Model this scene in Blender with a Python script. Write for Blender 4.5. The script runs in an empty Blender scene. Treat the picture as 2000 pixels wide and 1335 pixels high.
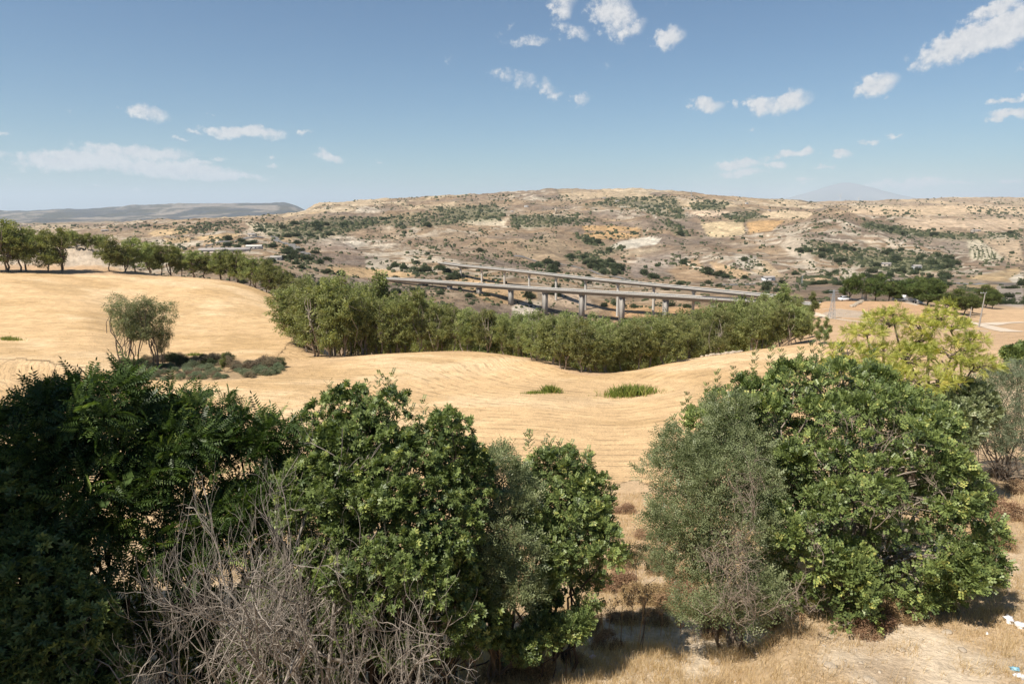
import bpy, math, random, time
import numpy as np
from mathutils import Vector
T0 = time.time()
scn = bpy.context.scene
COL = scn.collection

# ------------------------------------------------------------------ camera, sky, sun, exposure
PITCH = math.radians(11.3)
FPX = 1333.33
cam_d = bpy.data.cameras.new('camera'); cam_d.sensor_width = 36.0; cam_d.lens = 24.0
cam_d.clip_start = 0.1; cam_d.clip_end = 300000.0
cam = bpy.data.objects.new('camera', cam_d); COL.objects.link(cam)
cam.location = (0, 0, 0); cam.rotation_euler = (math.pi/2 - PITCH, 0, 0)
scn.camera = cam

SUN_EL = math.radians(56)
SUN_AZ = math.radians(232)            # compass bearing of the sun: from the left and behind (north = +Y, east = +X)
SUNV = np.array([math.sin(SUN_AZ)*math.cos(SUN_EL), math.cos(SUN_AZ)*math.cos(SUN_EL), math.sin(SUN_EL)])
SUN_STRENGTH = 4.3
SKY_STRENGTH = 0.05
EXPOSURE = 0.78
sun_d = bpy.data.lights.new('sun', 'SUN'); sun_d.energy = SUN_STRENGTH; sun_d.angle = math.radians(0.53)
sun_d.color = (1.0, 0.93, 0.82)
sun = bpy.data.objects.new('sun', sun_d); COL.objects.link(sun)
sun.rotation_euler = Vector(SUNV).to_track_quat('Z', 'Y').to_euler()

scn.view_settings.view_transform = 'Standard'; scn.view_settings.look = 'None'
scn.view_settings.exposure = EXPOSURE; scn.view_settings.gamma = 1.0
scn.view_settings.use_curve_mapping = False
try:
    scn.cycles.max_bounces = 6; scn.cycles.diffuse_bounces = 3; scn.cycles.glossy_bounces = 2
    scn.cycles.transmission_bounces = 4; scn.cycles.volume_bounces = 1; scn.cycles.transparent_max_bounces = 6
    scn.cycles.use_denoising = True
except Exception:
    pass

# px,py: position in the survey photograph (2000 x 1335), used to read bearings and dips off it
def tanel(py):                        # rise over forward distance of a bearing at picture height py (centre column)
    a = math.atan((667.5-py)/FPX) - PITCH
    return math.tan(a)
def world(px, py, Y):                 # point at forward distance Y
    u = (px-1000)/FPX; v = (667.5-py)/FPX
    d = np.array([u, math.cos(PITCH)+v*math.sin(PITCH), -math.sin(PITCH)+v*math.cos(PITCH)])
    return d*(Y/d[1])
def project(x, y, z):
    dep = y*math.cos(PITCH) - z*math.sin(PITCH)
    up = y*math.sin(PITCH) + z*math.cos(PITCH)
    return 1000+FPX*x/dep, 667.5-FPX*up/dep

def build_world():
    w = bpy.data.worlds.new('World'); scn.world = w; w.use_nodes = True
    nt = w.node_tree; N = nt.nodes; L = nt.links; N.clear()
    def nd(t, **k):
        n = N.new(t)
        for a, b in k.items(): setattr(n, a, b)
        return n
    out = nd('ShaderNodeOutputWorld'); bg = nd('ShaderNodeBackground'); bg.inputs[1].default_value = SKY_STRENGTH
    sky = nd('ShaderNodeTexSky', sky_type='NISHITA'); sky.sun_disc = False
    sky.sun_elevation = SUN_EL; sky.sun_rotation = SUN_AZ
    sky.altitude = 600; sky.air_density = 1.0; sky.dust_density = .4; sky.ozone_density = 1.2
    tc = nd('ShaderNodeTexCoord'); sep = nd('ShaderNodeSeparateXYZ'); L.new(tc.outputs['Generated'], sep.inputs[0])
    def m(op, a, b=None, c=None):
        n = nd('ShaderNodeMath', operation=op)
        for i, v in enumerate((a, b, c)):
            if v is None: continue
            if isinstance(v, (int, float)): n.inputs[i].default_value = v
            else: L.new(v, n.inputs[i])
        return n.outputs[0]
    az = m('MULTIPLY', m('ARCTAN2', sep.outputs[0], sep.outputs[1]), 57.2958)
    el = m('MULTIPLY', m('ARCSINE', sep.outputs[2]), 57.2958)
    cmb = nd('ShaderNodeCombineXYZ'); L.new(az, cmb.inputs[0]); L.new(el, cmb.inputs[1])
    # ragged edges: warp the coordinate
    nz = nd('ShaderNodeTexNoise', noise_dimensions='3D'); L.new(cmb.outputs[0], nz.inputs['Vector'])
    nz.inputs['Scale'].default_value = 0.75; nz.inputs['Detail'].default_value = 7; nz.inputs['Roughness'].default_value = 0.62
    sub = nd('ShaderNodeVectorMath', operation='SUBTRACT'); L.new(nz.outputs['Color'], sub.inputs[0]); sub.inputs[1].default_value = (.5, .5, .5)
    scl = nd('ShaderNodeVectorMath', operation='MULTIPLY'); L.new(sub.outputs[0], scl.inputs[0]); scl.inputs[1].default_value = (2.6, 1.5, 0)
    warp = nd('ShaderNodeVectorMath', operation='ADD'); L.new(cmb.outputs[0], warp.inputs[0]); L.new(scl.outputs[0], warp.inputs[1])
    # clouds: px, py, half width, half height (pixels), tilt degrees, thickness
    clouds = [(150,312,100,17,-4,1.0),(270,298,95,12,2,.9),(330,330,120,14,3,.95),(420,343,95,9,2,.85),(285,222,45,14,10,1.0),(478,258,62,10,3,1.0),
              (640,306,22,9,10,.9),(135,216,16,4,0,.5),(411,223,14,4,0,.5),(378,256,20,4,0,.5),(395,317,24,6,0,.7),(350,273,15,4,0,.5),(430,308,16,5,0,.5),
              (533,309,12,4,0,.5),(535,326,16,4,0,.5),(596,258,16,3,0,.4),(190,360,9,3,0,.5),(264,376,14,4,0,.5),(738,314,8,3,0,.4),
              (1098,18,24,20,-35,1.0),(1195,25,48,30,35,1.1),(1230,62,36,13,-22,.95),(1120,62,40,14,14,.8),(1035,82,42,10,-2,.8),(990,58,28,7,-38,.5),
              (1306,72,28,18,-20,.95),(985,147,34,14,10,.65),(1022,158,28,22,0,.6),(1068,172,36,15,35,.75),(1135,197,20,13,10,.7),(1088,184,16,8,0,.7),
              (1298,8,12,10,0,.35),(1376,207,26,13,10,1.05),(1410,203,10,4,10,.5),(1437,205,12,7,-30,.5),(1488,208,28,15,-5,1.0),(1538,200,40,16,-18,1.0),
              (1708,166,34,17,-10,1.0),(1735,184,10,5,-20,.4),(1895,82,85,22,-18,1.25),(1985,45,70,26,-22,1.25),(1950,14,50,16,-22,1.0),
              (1962,196,28,6,-10,.8),(1990,190,20,5,-25,.7),(1972,224,38,9,-5,1.0),(1440,323,50,8,-2,.85),(1450,338,45,7,-4,.7),(1515,322,22,6,0,.6),
              (1530,302,34,6,-12,.75),(1574,298,18,8,-8,.75),(1640,299,20,6,0,.8),(1700,276,24,4,-2,.6),(1750,266,16,3,-5,.5),(1608,323,20,4,0,.5),
              (1575,347,22,4,0,.5),(1780,359,75,11,-3,.75),(1690,362,26,6,0,.6),(1868,356,34,6,0,.6),(1970,358,30,6,0,.5),(1470,252,10,3,0,.35),(880,112,10,10,40,.3),
              (1183,130,14,10,20,.3),(5,262,14,4,0,.5),(14,350,12,3,0,.4),(-60,300,60,12,0,.8),(2080,120,60,30,-10,.9),(1570,355,12,3,0,.4)]
    acc = None
    for (px, py, a, b, t, k) in clouds:
        d = world(px, py, 1.0); A = math.degrees(math.atan2(d[0], d[1])); E = math.degrees(math.asin(d[2]/np.linalg.norm(d)))
        dg = math.degrees(1/FPX)*math.cos(math.radians(A))**1.2
        mp = nd('ShaderNodeMapping', vector_type='TEXTURE'); L.new(warp.outputs[0], mp.inputs[0])
        mp.inputs[1].default_value = (A, E, 0); mp.inputs[2].default_value = (0, 0, math.radians(-t))
        mp.inputs[3].default_value = (a*dg*1.15, b*dg*1.25, 1)
        ln = nd('ShaderNodeVectorMath', operation='LENGTH'); L.new(mp.outputs[0], ln.inputs[0])
        k += .35 if py > 240 else (-.08 if px < 1300 and py < 230 else .12)
        v = m('SUBTRACT', k, m('MULTIPLY', ln.outputs['Value'], ln.outputs['Value']))
        acc = v if acc is None else m('MAXIMUM', acc, v)
    n2 = nd('ShaderNodeTexNoise', noise_dimensions='3D'); L.new(cmb.outputs[0], n2.inputs['Vector'])
    n2.inputs['Scale'].default_value = 1.5; n2.inputs['Detail'].default_value = 8; n2.inputs['Roughness'].default_value = 0.68
    dens = m('ADD', acc, m('MULTIPLY', m('SUBTRACT', n2.outputs[0], 0.5), 2.2))
    mr = nd('ShaderNodeMapRange', interpolation_type='SMOOTHSTEP'); L.new(dens, mr.inputs[0])
    mr.inputs[1].default_value = .0; mr.inputs[2].default_value = 1.15
    cov = m('MINIMUM', m('MULTIPLY', mr.outputs[0], 1.0), 0.94)
    tint = nd('ShaderNodeMix', data_type='RGBA', blend_type='MULTIPLY'); tint.inputs[0].default_value = 1.0
    L.new(sky.outputs[0], tint.inputs[6]); tint.inputs[7].default_value = (.66, .92, 1.08, 1)
    # cloud body: sunlit white, a little greyer at the thickest part
    cr = nd('ShaderNodeMapRange'); L.new(n2.outputs[0], cr.inputs[0]); cr.inputs[1].default_value = .35; cr.inputs[2].default_value = .7
    cc = nd('ShaderNodeMix', data_type='RGBA'); L.new(cr.outputs[0], cc.inputs[0])
    cc.inputs[6].default_value = (7.6, 7.8, 8.2, 1); cc.inputs[7].default_value = (10.2, 10.0, 9.9, 1)
    mx = nd('ShaderNodeMix', data_type='RGBA'); L.new(cov, mx.inputs[0]); L.new(tint.outputs[2], mx.inputs[6]); L.new(cc.outputs[2], mx.inputs[7])
    L.new(mx.outputs[2], bg.inputs[0]); L.new(bg.outputs[0], out.inputs[0])
build_world()

# ------------------------------------------------------------------ numpy noise
def _h(ix, iy, iz, seed):
    n = (ix.astype(np.int64)*374761393 + iy.astype(np.int64)*668265263 + iz.astype(np.int64)*1274126177 + seed*974711) & 0xffffffff
    n = ((n ^ (n >> 13))*1103515245) & 0xffffffff
    n = (n ^ (n >> 16)) & 0xffff
    return n/32767.5 - 1.0
def noise2(x, y, seed=0):
    x = np.asarray(x, float); y = np.asarray(y, float)
    ix = np.floor(x); iy = np.floor(y); fx = x-ix; fy = y-iy
    fx = fx*fx*fx*(fx*(fx*6-15)+10); fy = fy*fy*fy*(fy*(fy*6-15)+10)
    z = np.zeros_like(ix)
    a = _h(ix, iy, z, seed); b = _h(ix+1, iy, z, seed); c = _h(ix, iy+1, z, seed); d = _h(ix+1, iy+1, z, seed)
    return (a*(1-fx)+b*fx)*(1-fy) + (c*(1-fx)+d*fx)*fy
def fbm(x, y, oct=5, seed=0, gain=.5, ridged=False):
    s = 0; a = 1; t = 0; c, sn = math.cos(.6), math.sin(.6)
    for i in range(oct):
        n = noise2(x, y, seed+i*17)
        if ridged: n = 1-2*np.abs(n)
        s = s + a*n; t += a; a *= gain
        x, y = (x*c-y*sn)*2.03+11.3, (x*sn+y*c)*2.03+5.7
    return s/t
def sstep(a, b, x):
    t = np.clip((x-a)/(b-a), 0, 1); return t*t*(3-2*t)

# ------------------------------------------------------------------ object helpers
def mesh_np(name, V, F, mat=None, smooth=False, attrs=None, cols=None):
    V = np.ascontiguousarray(V, dtype=np.float32); me = bpy.data.meshes.new(name)
    F = np.asarray(F)
    me.vertices.add(len(V)); me.vertices.foreach_set('co', V.ravel())
    nf, k = F.shape
    me.loops.add(nf*k); me.loops.foreach_set('vertex_index', F.astype(np.int32).ravel())
    me.polygons.add(nf); me.polygons.foreach_set('loop_start', np.arange(0, nf*k, k, dtype=np.int32))
    if smooth: me.polygons.foreach_set('use_smooth', np.ones(nf, bool))
    me.update(calc_edges=True)
    for an, av in (attrs or {}).items():
        a = me.attributes.new(an, 'FLOAT', 'POINT'); a.data.foreach_set('value', np.ascontiguousarray(av, dtype=np.float32))
    for an, av in (cols or {}).items():
        a = me.attributes.new(an, 'FLOAT_COLOR', 'POINT')
        c = np.ones((len(V), 4), np.float32); c[:, :3] = av; a.data.foreach_set('color', c.ravel())
    if mat: me.materials.append(mat)
    return me
def link(name, data, parent=None, loc=None, **props):
    o = bpy.data.objects.new(name, data); COL.objects.link(o)
    if parent is not None: o.parent = parent
    if loc is not None: o.location = loc
    for k, v in props.items():
        if v is not None: o[k] = v
    return o
def thing(name, label, cat, loc=(0, 0, 0), rz=0, group=None, data=None):
    o = link(name, data, None, loc, label=label, category=cat, group=group); o.rotation_euler = (0, 0, rz)
    return o
def copy_tree(o, loc, rz=0, sc=None, label=None):
    r = o.copy(); COL.objects.link(r); r.location = loc; r.rotation_euler = (0, 0, rz)
    if sc is not None: r.scale = sc
    if label: r['label'] = label
    for ch in list(o.children):
        c = ch.copy(); COL.objects.link(c); c.parent = r
        for g in list(ch.children):
            d = g.copy(); COL.objects.link(d); d.parent = c
    return r
class MB:                              # quad mesh builder
    def __init__(s): s.V = []; s.F = []; s.n = 0
    def add(s, V, F):
        V = np.asarray(V, float); F = np.asarray(F, int)
        if F.shape[1] == 3: F = np.c_[F, F[:, 2]]
        s.V.append(V); s.F.append(F+s.n); s.n += len(V)
    def box(s, c, d, rz=0, taper=1.0):
        x, y, z = np.array(d)/2
        P = np.array([[-x,-y,-z],[x,-y,-z],[x,y,-z],[-x,y,-z],[-x*taper,-y*taper,z],[x*taper,-y*taper,z],[x*taper,y*taper,z],[-x*taper,y*taper,z]])
        R = np.array([[math.cos(rz), -math.sin(rz), 0], [math.sin(rz), math.cos(rz), 0], [0, 0, 1]])
        s.add(P@R.T+np.array(c), [[0,3,2,1],[4,5,6,7],[0,1,5,4],[1,2,6,5],[2,3,7,6],[3,0,4,7]])
    def tube(s, P, R, n=6, cap=False):
        P = np.asarray(P, float); k = len(P); R = np.broadcast_to(np.asarray(R, float), (k,))
        T = np.gradient(P, axis=0); T /= np.linalg.norm(T, axis=1)[:, None]+1e-9
        ref = np.array([0.31, 0.17, 0.93]) if abs(T[0, 2]) < .9 else np.array([1., .1, 0])
        A = np.cross(T, ref); A /= np.linalg.norm(A, axis=1)[:, None]+1e-9; B = np.cross(T, A)
        th = np.arange(n)*2*math.pi/n
        V = P[:, None]+R[:, None, None]*(A[:, None]*np.cos(th)[None, :, None]+B[:, None]*np.sin(th)[None, :, None])
        i = np.arange(k-1)[:, None]*n; j = np.arange(n)[None]; jn = (j+1) % n
        F = np.stack([i+j, i+jn, i+n+jn, i+n+j], -1).reshape(-1, 4)
        s.add(V.reshape(-1, 3), F)
    def data(s, name, mat, smooth=False, attrs=None, cols=None):
        V = np.concatenate(s.V); F = np.concatenate(s.F)
        me = mesh_np(name, V, F, mat, smooth, attrs, cols)
        me.validate(); return me

# ------------------------------------------------------------------ materials
def newmat(name):
    m = bpy.data.materials.new(name); m.use_nodes = True; nt = m.node_tree
    b = nt.nodes['Principled BSDF']; return m, nt, b
def _n(nt, t, **k):
    n = nt.nodes.new(t)
    for a, b in k.items(): setattr(n, a, b)
    return n
def noise_node(nt, scale, detail=4, rough=.6, vec=None, dist=0):
    n = _n(nt, 'ShaderNodeTexNoise'); n.inputs['Scale'].default_value = scale
    n.inputs['Detail'].default_value = detail; n.inputs['Roughness'].default_value = rough; n.inputs['Distortion'].default_value = dist
    if vec is not None: nt.links.new(vec, n.inputs['Vector'])
    return n
def plain(name, col, rough=.8, var=.15, scale=3.0, bump=0.0, metal=0, spec=.3):
    m, nt, b = newmat(name); tc = _n(nt, 'ShaderNodeTexCoord')
    nz = noise_node(nt, scale, 6, .65, tc.outputs['Object'])
    mr = _n(nt, 'ShaderNodeMapRange'); nt.links.new(nz.outputs[0], mr.inputs[0])
    mr.inputs[1].default_value = .25; mr.inputs[2].default_value = .75; mr.inputs[3].default_value = 1-var; mr.inputs[4].default_value = 1+var
    mul = _n(nt, 'ShaderNodeVectorMath', operation='SCALE'); mul.inputs[0].default_value = col[:3]; nt.links.new(mr.outputs[0], mul.inputs['Scale'])
    nt.links.new(mul.outputs[0], b.inputs['Base Color']); b.inputs['Roughness'].default_value = rough; b.inputs['Metallic'].default_value = metal
    b.inputs['Specular IOR Level'].default_value = spec
    if bump:
        bp = _n(nt, 'ShaderNodeBump'); bp.inputs['Strength'].default_value = bump; bp.inputs['Distance'].default_value = .05
        nt.links.new(nz.outputs[0], bp.inputs['Height']); nt.links.new(bp.outputs[0], b.inputs['Normal'])
    return m
def leafmat(name, c1, c2, c3=None, gloss=.35, transl=.3, objvar=0.0):
    m, nt, b = newmat(name); L = nt.links
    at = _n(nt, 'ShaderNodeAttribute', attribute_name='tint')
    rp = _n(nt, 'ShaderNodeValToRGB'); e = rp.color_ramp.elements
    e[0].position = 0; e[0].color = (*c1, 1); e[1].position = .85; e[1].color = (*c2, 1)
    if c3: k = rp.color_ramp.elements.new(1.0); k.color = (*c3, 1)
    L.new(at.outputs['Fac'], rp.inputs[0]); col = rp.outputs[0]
    if objvar:
        oi = _n(nt, 'ShaderNodeObjectInfo'); hs = _n(nt, 'ShaderNodeHueSaturation')
        mr = _n(nt, 'ShaderNodeMapRange'); L.new(oi.outputs['Random'], mr.inputs[0]); mr.inputs[3].default_value = 1-objvar; mr.inputs[4].default_value = 1+objvar
        mh = _n(nt, 'ShaderNodeMapRange'); L.new(oi.outputs['Random'], mh.inputs[0]); mh.inputs[3].default_value = .485; mh.inputs[4].default_value = .515
        L.new(mr.outputs[0], hs.inputs['Value']); L.new(mh.outputs[0], hs.inputs['Hue']); L.new(col, hs.inputs['Color']); col = hs.outputs[0]
    L.new(col, b.inputs['Base Color']); b.inputs['Roughness'].default_value = .45 if gloss > .25 else .7
    b.inputs['Specular IOR Level'].default_value = gloss
    tr = _n(nt, 'ShaderNodeBsdfTranslucent'); g = _n(nt, 'ShaderNodeVectorMath', operation='MULTIPLY'); L.new(col, g.inputs[0]); g.inputs[1].default_value = (1.5, 1.6, .7)
    L.new(g.outputs[0], tr.inputs[0]); mx = _n(nt, 'ShaderNodeMixShader'); mx.inputs[0].default_value = transl
    out = nt.nodes['Material Output']; L.new(b.outputs[0], mx.inputs[1]); L.new(tr.outputs[0], mx.inputs[2]); L.new(mx.outputs[0], out.inputs[0])
    return m

M = {}
M['bark'] = plain('bark', (.16, .125, .095), .9, .35, 9, .6)
M['bark_dark'] = plain('bark_dark', (.075, .055, .042), .9, .35, 9, .6)
M['bark_pale'] = plain('bark_pale', (.30, .25, .20), .9, .3, 8, .5)
M['dead_wood'] = plain('dead_wood', (.30, .26, .22), .85, .3, 10, .4)
M['twig'] = plain('twig', (.27, .215, .165), .9, .3, 6)
M['carob'] = leafmat('carob_leaf', (.060, .090, .030), (.240, .295, .090), (.44, .43, .13), .38, .15)
M['carob_dark'] = leafmat('glossy_dark_leaf', (.055, .085, .028), (.220, .275, .085), (.40, .42, .13), .38, .18)
M['ailanthus'] = leafmat('pinnate_leaf', (.034, .060, .018), (.095, .145, .040), (.20, .25, .06), .3, .25)
M['yellow'] = leafmat('yellow_green_leaf', (.22, .26, .06), (.60, .57, .15), (.66, .52, .15), .3, .35)
M['olive'] = leafmat('olive_leaf', (.10, .125, .055), (.275, .305, .155), (.36, .36, .22), .35, .2)
M['euc'] = leafmat('eucalyptus_leaf', (.13, .145, .055), (.34, .36, .145), (.44, .41, .20), .25, .3, .25)
M['pine'] = leafmat('pine_needles', (.055, .075, .022), (.155, .190, .055), (.20, .22, .07), .2, .2, .12)
M['lacy'] = leafmat('sparse_leaf', (.09, .105, .05), (.24, .25, .13), (.32, .30, .17), .25, .25, .1)
M['shrub'] = leafmat('shrub_leaf', (.032, .044, .020), (.080, .095, .042), (.11, .12, .06), .15, .1, .3)
M['sage'] = leafmat('grey_green_leaf', (.10, .13, .075), (.24, .27, .17), (.34, .30, .20), .2, .2, .1)
M['brush'] = leafmat('dry_brush', (.17, .105, .06), (.38, .25, .14), (.48, .34, .20), .1, .1, .1)
M['isbrush'] = leafmat('brown_brush', (.14, .11, .075), (.27, .215, .145), (.34, .28, .19), .1, .1, .1)
M['reed'] = leafmat('reed_leaf', (.10, .14, .03), (.26, .31, .07), (.45, .38, .15), .2, .25)
M['straw'] = leafmat('straw', (.34, .23, .13), (.64, .49, .30), (.74, .62, .43), .15, .25)
M['drystalk'] = plain('dry_stalk', (.44, .29, .16), .85, .25, 6)
M['concrete'] = plain('concrete', (.32, .295, .265), .85, .14, .35, .2)
M['concrete_pale'] = plain('concrete_pale', (.52, .49, .44), .85, .12, .3)
M['steel'] = plain('steel', (.35, .35, .36), .5, .1, 2, metal=.6)
M['galv'] = plain('galvanised', (.42, .44, .46), .5, .1, 2, metal=.5)
M['asphalt'] = plain('asphalt', (.165, .155, .145), .9, .12, .08)
M['dirt'] = plain('dirt', (.56, .46, .35), .95, .12, .12)
M['white'] = plain('white_paint', (.78, .76, .72), .6, .06, 1)
M['carpaint'] = plain('car_paint_white', (.75, .75, .76), .25, .03, 1, spec=.5)
M['silver'] = plain('car_paint_silver', (.42, .45, .50), .3, .03, 1, metal=.5)
M['glassdark'] = plain('car_glass', (.03, .035, .045), .1, .02, 1, spec=.6)
M['rubber'] = plain('rubber', (.03, .03, .03), .8, .05, 1)
M['roof'] = plain('roof_sheet', (.30, .27, .25), .8, .15, .2)
M['wallp'] = plain('plaster', (.55, .47, .38), .9, .1, .3)
M['rock'] = plain('rock', (.50, .42, .33), .95, .25, 1.2, .8)
M['stone'] = plain('pale_stone', (.40, .33, .25), .95, .25, 4, .6)
M['bag'] = plain('plastic_bag', (.80, .78, .80), .5, .05, 4)
M['bagpink'] = plain('plastic_bag_pink', (.78, .62, .72), .5, .1, 9)
M['bagblue'] = plain('plastic_blue', (.25, .52, .68), .4, .1, 4)

# ------------------------------------------------------------------ terrain: dips of the land read along bearings
# value > 0: picture height at which the ground at that distance is seen; value < 0: height below the camera
NEARL = [(3, -8.4), (8, -9.0), (12, -9.7), (20, -12.2), (30, -15.8), (40, -18.6)]
NEARM = [(3, -8.4), (8, -8.9), (12, -9.5), (20, -12.0), (32, -16.4), (48, -20.2)]
NEARR = [(3, -8.4), (8, -8.7), (12, -9.0), (20, -10.6), (30, -12.6), (60, -17.0)]
FARL = [(40000, -350), (95000, -1100)]
COLS = {
 -400: NEARL+[(60,-20.5),(110,-21.5),(170,-18),(230,-14),(300,-12),(450,-40),(800,-85),(1600,-100),(3500,450),(6000,440),(9500,430),(13500,415),(17000,-250)]+FARL,
 0: NEARL+[(75,780),(130,640),(190,531),(215,515),(245,486),(265,475),(320,-25),(450,-50),(800,-88),(1500,-100),(3000,452),(6000,440),(9500,430),(13500,413),(17000,-250)]+FARL,
 150: NEARL+[(75,790),(130,645),(198,533),(225,505),(250,480),(268,472),(320,-28),(450,-52),(800,-86),(1500,-95),(3000,448),(5500,440),(9500,428),(13500,408),(17000,-250)]+FARL,
 300: NEARL+[(60,-21.5),(95,742),(150,640),(210,540),(222,537),(245,-25),(330,-42),(500,-65),(800,-76),(1400,474),(2000,456),(2700,441),(3200,437),(4500,-180),(6500,-160),(9500,424),(13500,405),(17000,-250)]+FARL,
 450: NEARL+[(60,-21.5),(95,735),(150,648),(215,553),(226,550),(300,-38),(450,-56),(700,-66),(950,491),(1300,471),(1800,452),(2400,440),(2900,432),(3600,-110),(5000,-160),(9500,416),(13500,400),(17000,-250)]+FARL,
 560: NEARL+[(60,-21.5),(92,743),(118,699),(150,656),(190,610),(212,592),(240,-37),(290,-46),(350,-54),(500,-62),(750,515),(950,492),(1300,471),(1800,448),(2400,434),(2800,426),(3400,-90),(5000,-150),(9500,414),(13500,398),(17000,-250)]+FARL,
 640: NEARL+[(60,-21.5),(92,-24.2),(118,698),(132,-29),(180,-42),(300,-58),(500,-70),(750,525),(850,510),(1000,490),(1300,470),(1800,442),(2400,420),(2900,406),(3300,402),(4500,-60),(9500,-150),(13500,-260),(17000,-300)]+FARL,
 750: NEARM+[(62,-21.5),(95,-24.6),(122,690),(136,-30),(180,-43),(300,-66),(500,-82),(640,-86),(720,553),(790,548),(850,531),(950,507),(1250,480),(1700,452),(2200,430),(2700,410),(3200,396),(3700,396),(5000,-60),(13500,-200),(17000,-300)]+FARL,
 900: NEARM+[(64,-21.8),(100,-25),(125,685),(140,-31),(180,-46),(300,-76),(500,-92),(600,-92),(700,566),(790,545),(860,526),(930,514),(1150,490),(1500,462),(2000,435),(2500,412),(3000,394),(3400,386),(4300,-30),(13500,-200),(17000,-300)]+FARL,
 1050: NEARM+[(64,-21.6),(95,-24.6),(118,699),(133,-31),(180,-48),(300,-82),(500,-99),(620,-100),(700,568),(790,547),(930,522),(1080,508),(1300,475),(1400,464),(1600,457),(2000,432),(2600,405),(3200,382),(3600,378),(4300,-20),(13500,-200),(17000,-300)]+FARL,
 1200: NEARM+[(64,-21.9),(85,-24.2),(105,726),(118,-30.5),(160,-46),(300,-84),(450,-100),(560,-101),(640,602),(750,572),(850,556),(1000,530),(1300,490),(1700,457),(2200,425),(2700,400),(3200,380),(3600,377),(4300,-20),(13500,-200),(17000,-300)]+FARL,
 1350: NEARM+[(64,-21.3),(85,-23.2),(112,702),(125,-30),(170,-44),(300,-75),(430,-88),(560,-90),(700,570),(850,548),(1100,512),(1400,476),(1800,445),(2400,415),(3000,390),(3400,382),(4300,-20),(13500,-200),(17000,-300)]+FARL,
 1500: NEARM+[(64,-20.6),(90,-22.6),(125,680),(140,-31),(200,-45),(320,-62),(500,-76),(650,573),(850,549),(1100,512),(1400,480),(1600,458),(1900,441),(2500,416),(3500,397),(4500,391),(6000,-20),(13500,-200),(17000,-300)]+FARL,
 1620: NEARR+[(70,-18.6),(95,715),(130,662),(180,612),(222,590),(245,-35),(350,-56),(500,-72),(700,562),(850,544),(1050,516),(1300,482),(1600,434),(1750,414),(1950,-45),(2300,-60),(3000,411),(3800,403),(5000,399),(7000,396),(9000,-100),(17000,-300)]+FARL,
 1740: NEARR+[(70,-18.4),(95,705),(140,648),(190,608),(228,589),(262,-37),(380,-58),(550,-74),(750,562),(850,545),(1050,520),(1350,492),(1700,460),(1900,-62),(2300,434),(3000,410),(3800,399),(5000,394),(7000,-60),(17000,-300)]+FARL,
 1850: NEARR+[(70,-18.2),(95,700),(145,642),(200,608),(235,596),(290,-40),(380,-60),(550,-74),(750,563),(900,543),(1100,521),(1400,496),(1700,472),(1950,452),(2300,440),(3000,413),(4000,393),(5000,387),(7000,-60),(17000,-300)]+FARL,
 1970: NEARR+[(70,-18),(95,692),(145,643),(175,632),(215,613),(300,596),(380,-58),(480,590),(650,556),(850,545),(1100,522),(1500,490),(1900,462),(2500,440),(3200,415),(4200,395),(5200,388),(7000,-60),(17000,-300)]+FARL,
 2400: NEARR+[(70,-17.5),(95,-19.5),(145,-25),(215,-32),(300,-40),(480,-58),(650,-68),(850,-80),(1100,-82),(1500,-75),(1900,-70),(2500,430),(3200,412),(4200,392),(5200,388),(7000,-60),(17000,-300)]+FARL,
}
def pchip(xs, ys, xq):
    xs = np.asarray(xs, float); ys = np.asarray(ys, float)
    h = np.diff(xs); d = np.diff(ys, axis=0)/(h if ys.ndim == 1 else h[:, None])
    m = np.zeros_like(ys)
    w1 = (2*h[1:]+h[:-1]); w2 = (h[1:]+2*h[:-1])
    if ys.ndim > 1: w1 = w1[:, None]; w2 = w2[:, None]
    a, b = d[:-1], d[1:]
    with np.errstate(divide='ignore', invalid='ignore'):
        hm = (w1+w2)/(w1/a+w2/b)
    m[1:-1] = np.where(a*b > 0, hm, 0); m[0] = d[0]; m[-1] = d[-1]
    k = np.clip(np.searchsorted(xs, xq)-1, 0, len(xs)-2)
    hh = h[k]; t = (xq-xs[k])/hh
    if ys.ndim > 1: t = t[:, None]; hh = hh[:, None]
    return ys[k]*(2*t**3-3*t**2+1)+m[k]*hh*(t**3-2*t**2+t)+ys[k+1]*(-2*t**3+3*t**2)+m[k+1]*hh*(t**3-t**2)

Yg = np.unique(np.round(np.concatenate([
    np.geomspace(3, 30, 64), np.geomspace(30, 270, 180), np.geomspace(270, 600, 28), np.geomspace(600, 4600, 290), np.geomspace(4600, 18000, 70), np.geomspace(18000, 95000, 12)]), 3))
Ug = np.concatenate([np.linspace(-3.6, -1.0, 22)[:-1], np.linspace(-1.0, -.80, 12)[:-1], np.linspace(-.80, .80, 600), np.linspace(.80, 1.0, 12)[1:], np.linspace(1.0, 3.6, 22)[1:]])
lY = np.log(Yg)
cu = []; CT = []
for px in sorted(COLS):
    k = COLS[px]; ly = [math.log(a) for a, b in k]; t = [tanel(b) if b > 0 else b/a for a, b in k]
    # tangent below the camera is read on the centre column; correct nothing: dip rows are measured at picture height
    CT.append(pchip(ly, t, lY)); cu.append((px-1000)/FPX)
CT = np.array(CT); cu = np.array(cu)
TT = pchip(cu, CT, np.clip(Ug, cu[0], cu[-1]))           # [u, Y]
U2, Y2 = np.meshgrid(Ug, Yg, indexing='ij')
X2 = U2*Y2; Z2 = TT*Y2
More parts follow.
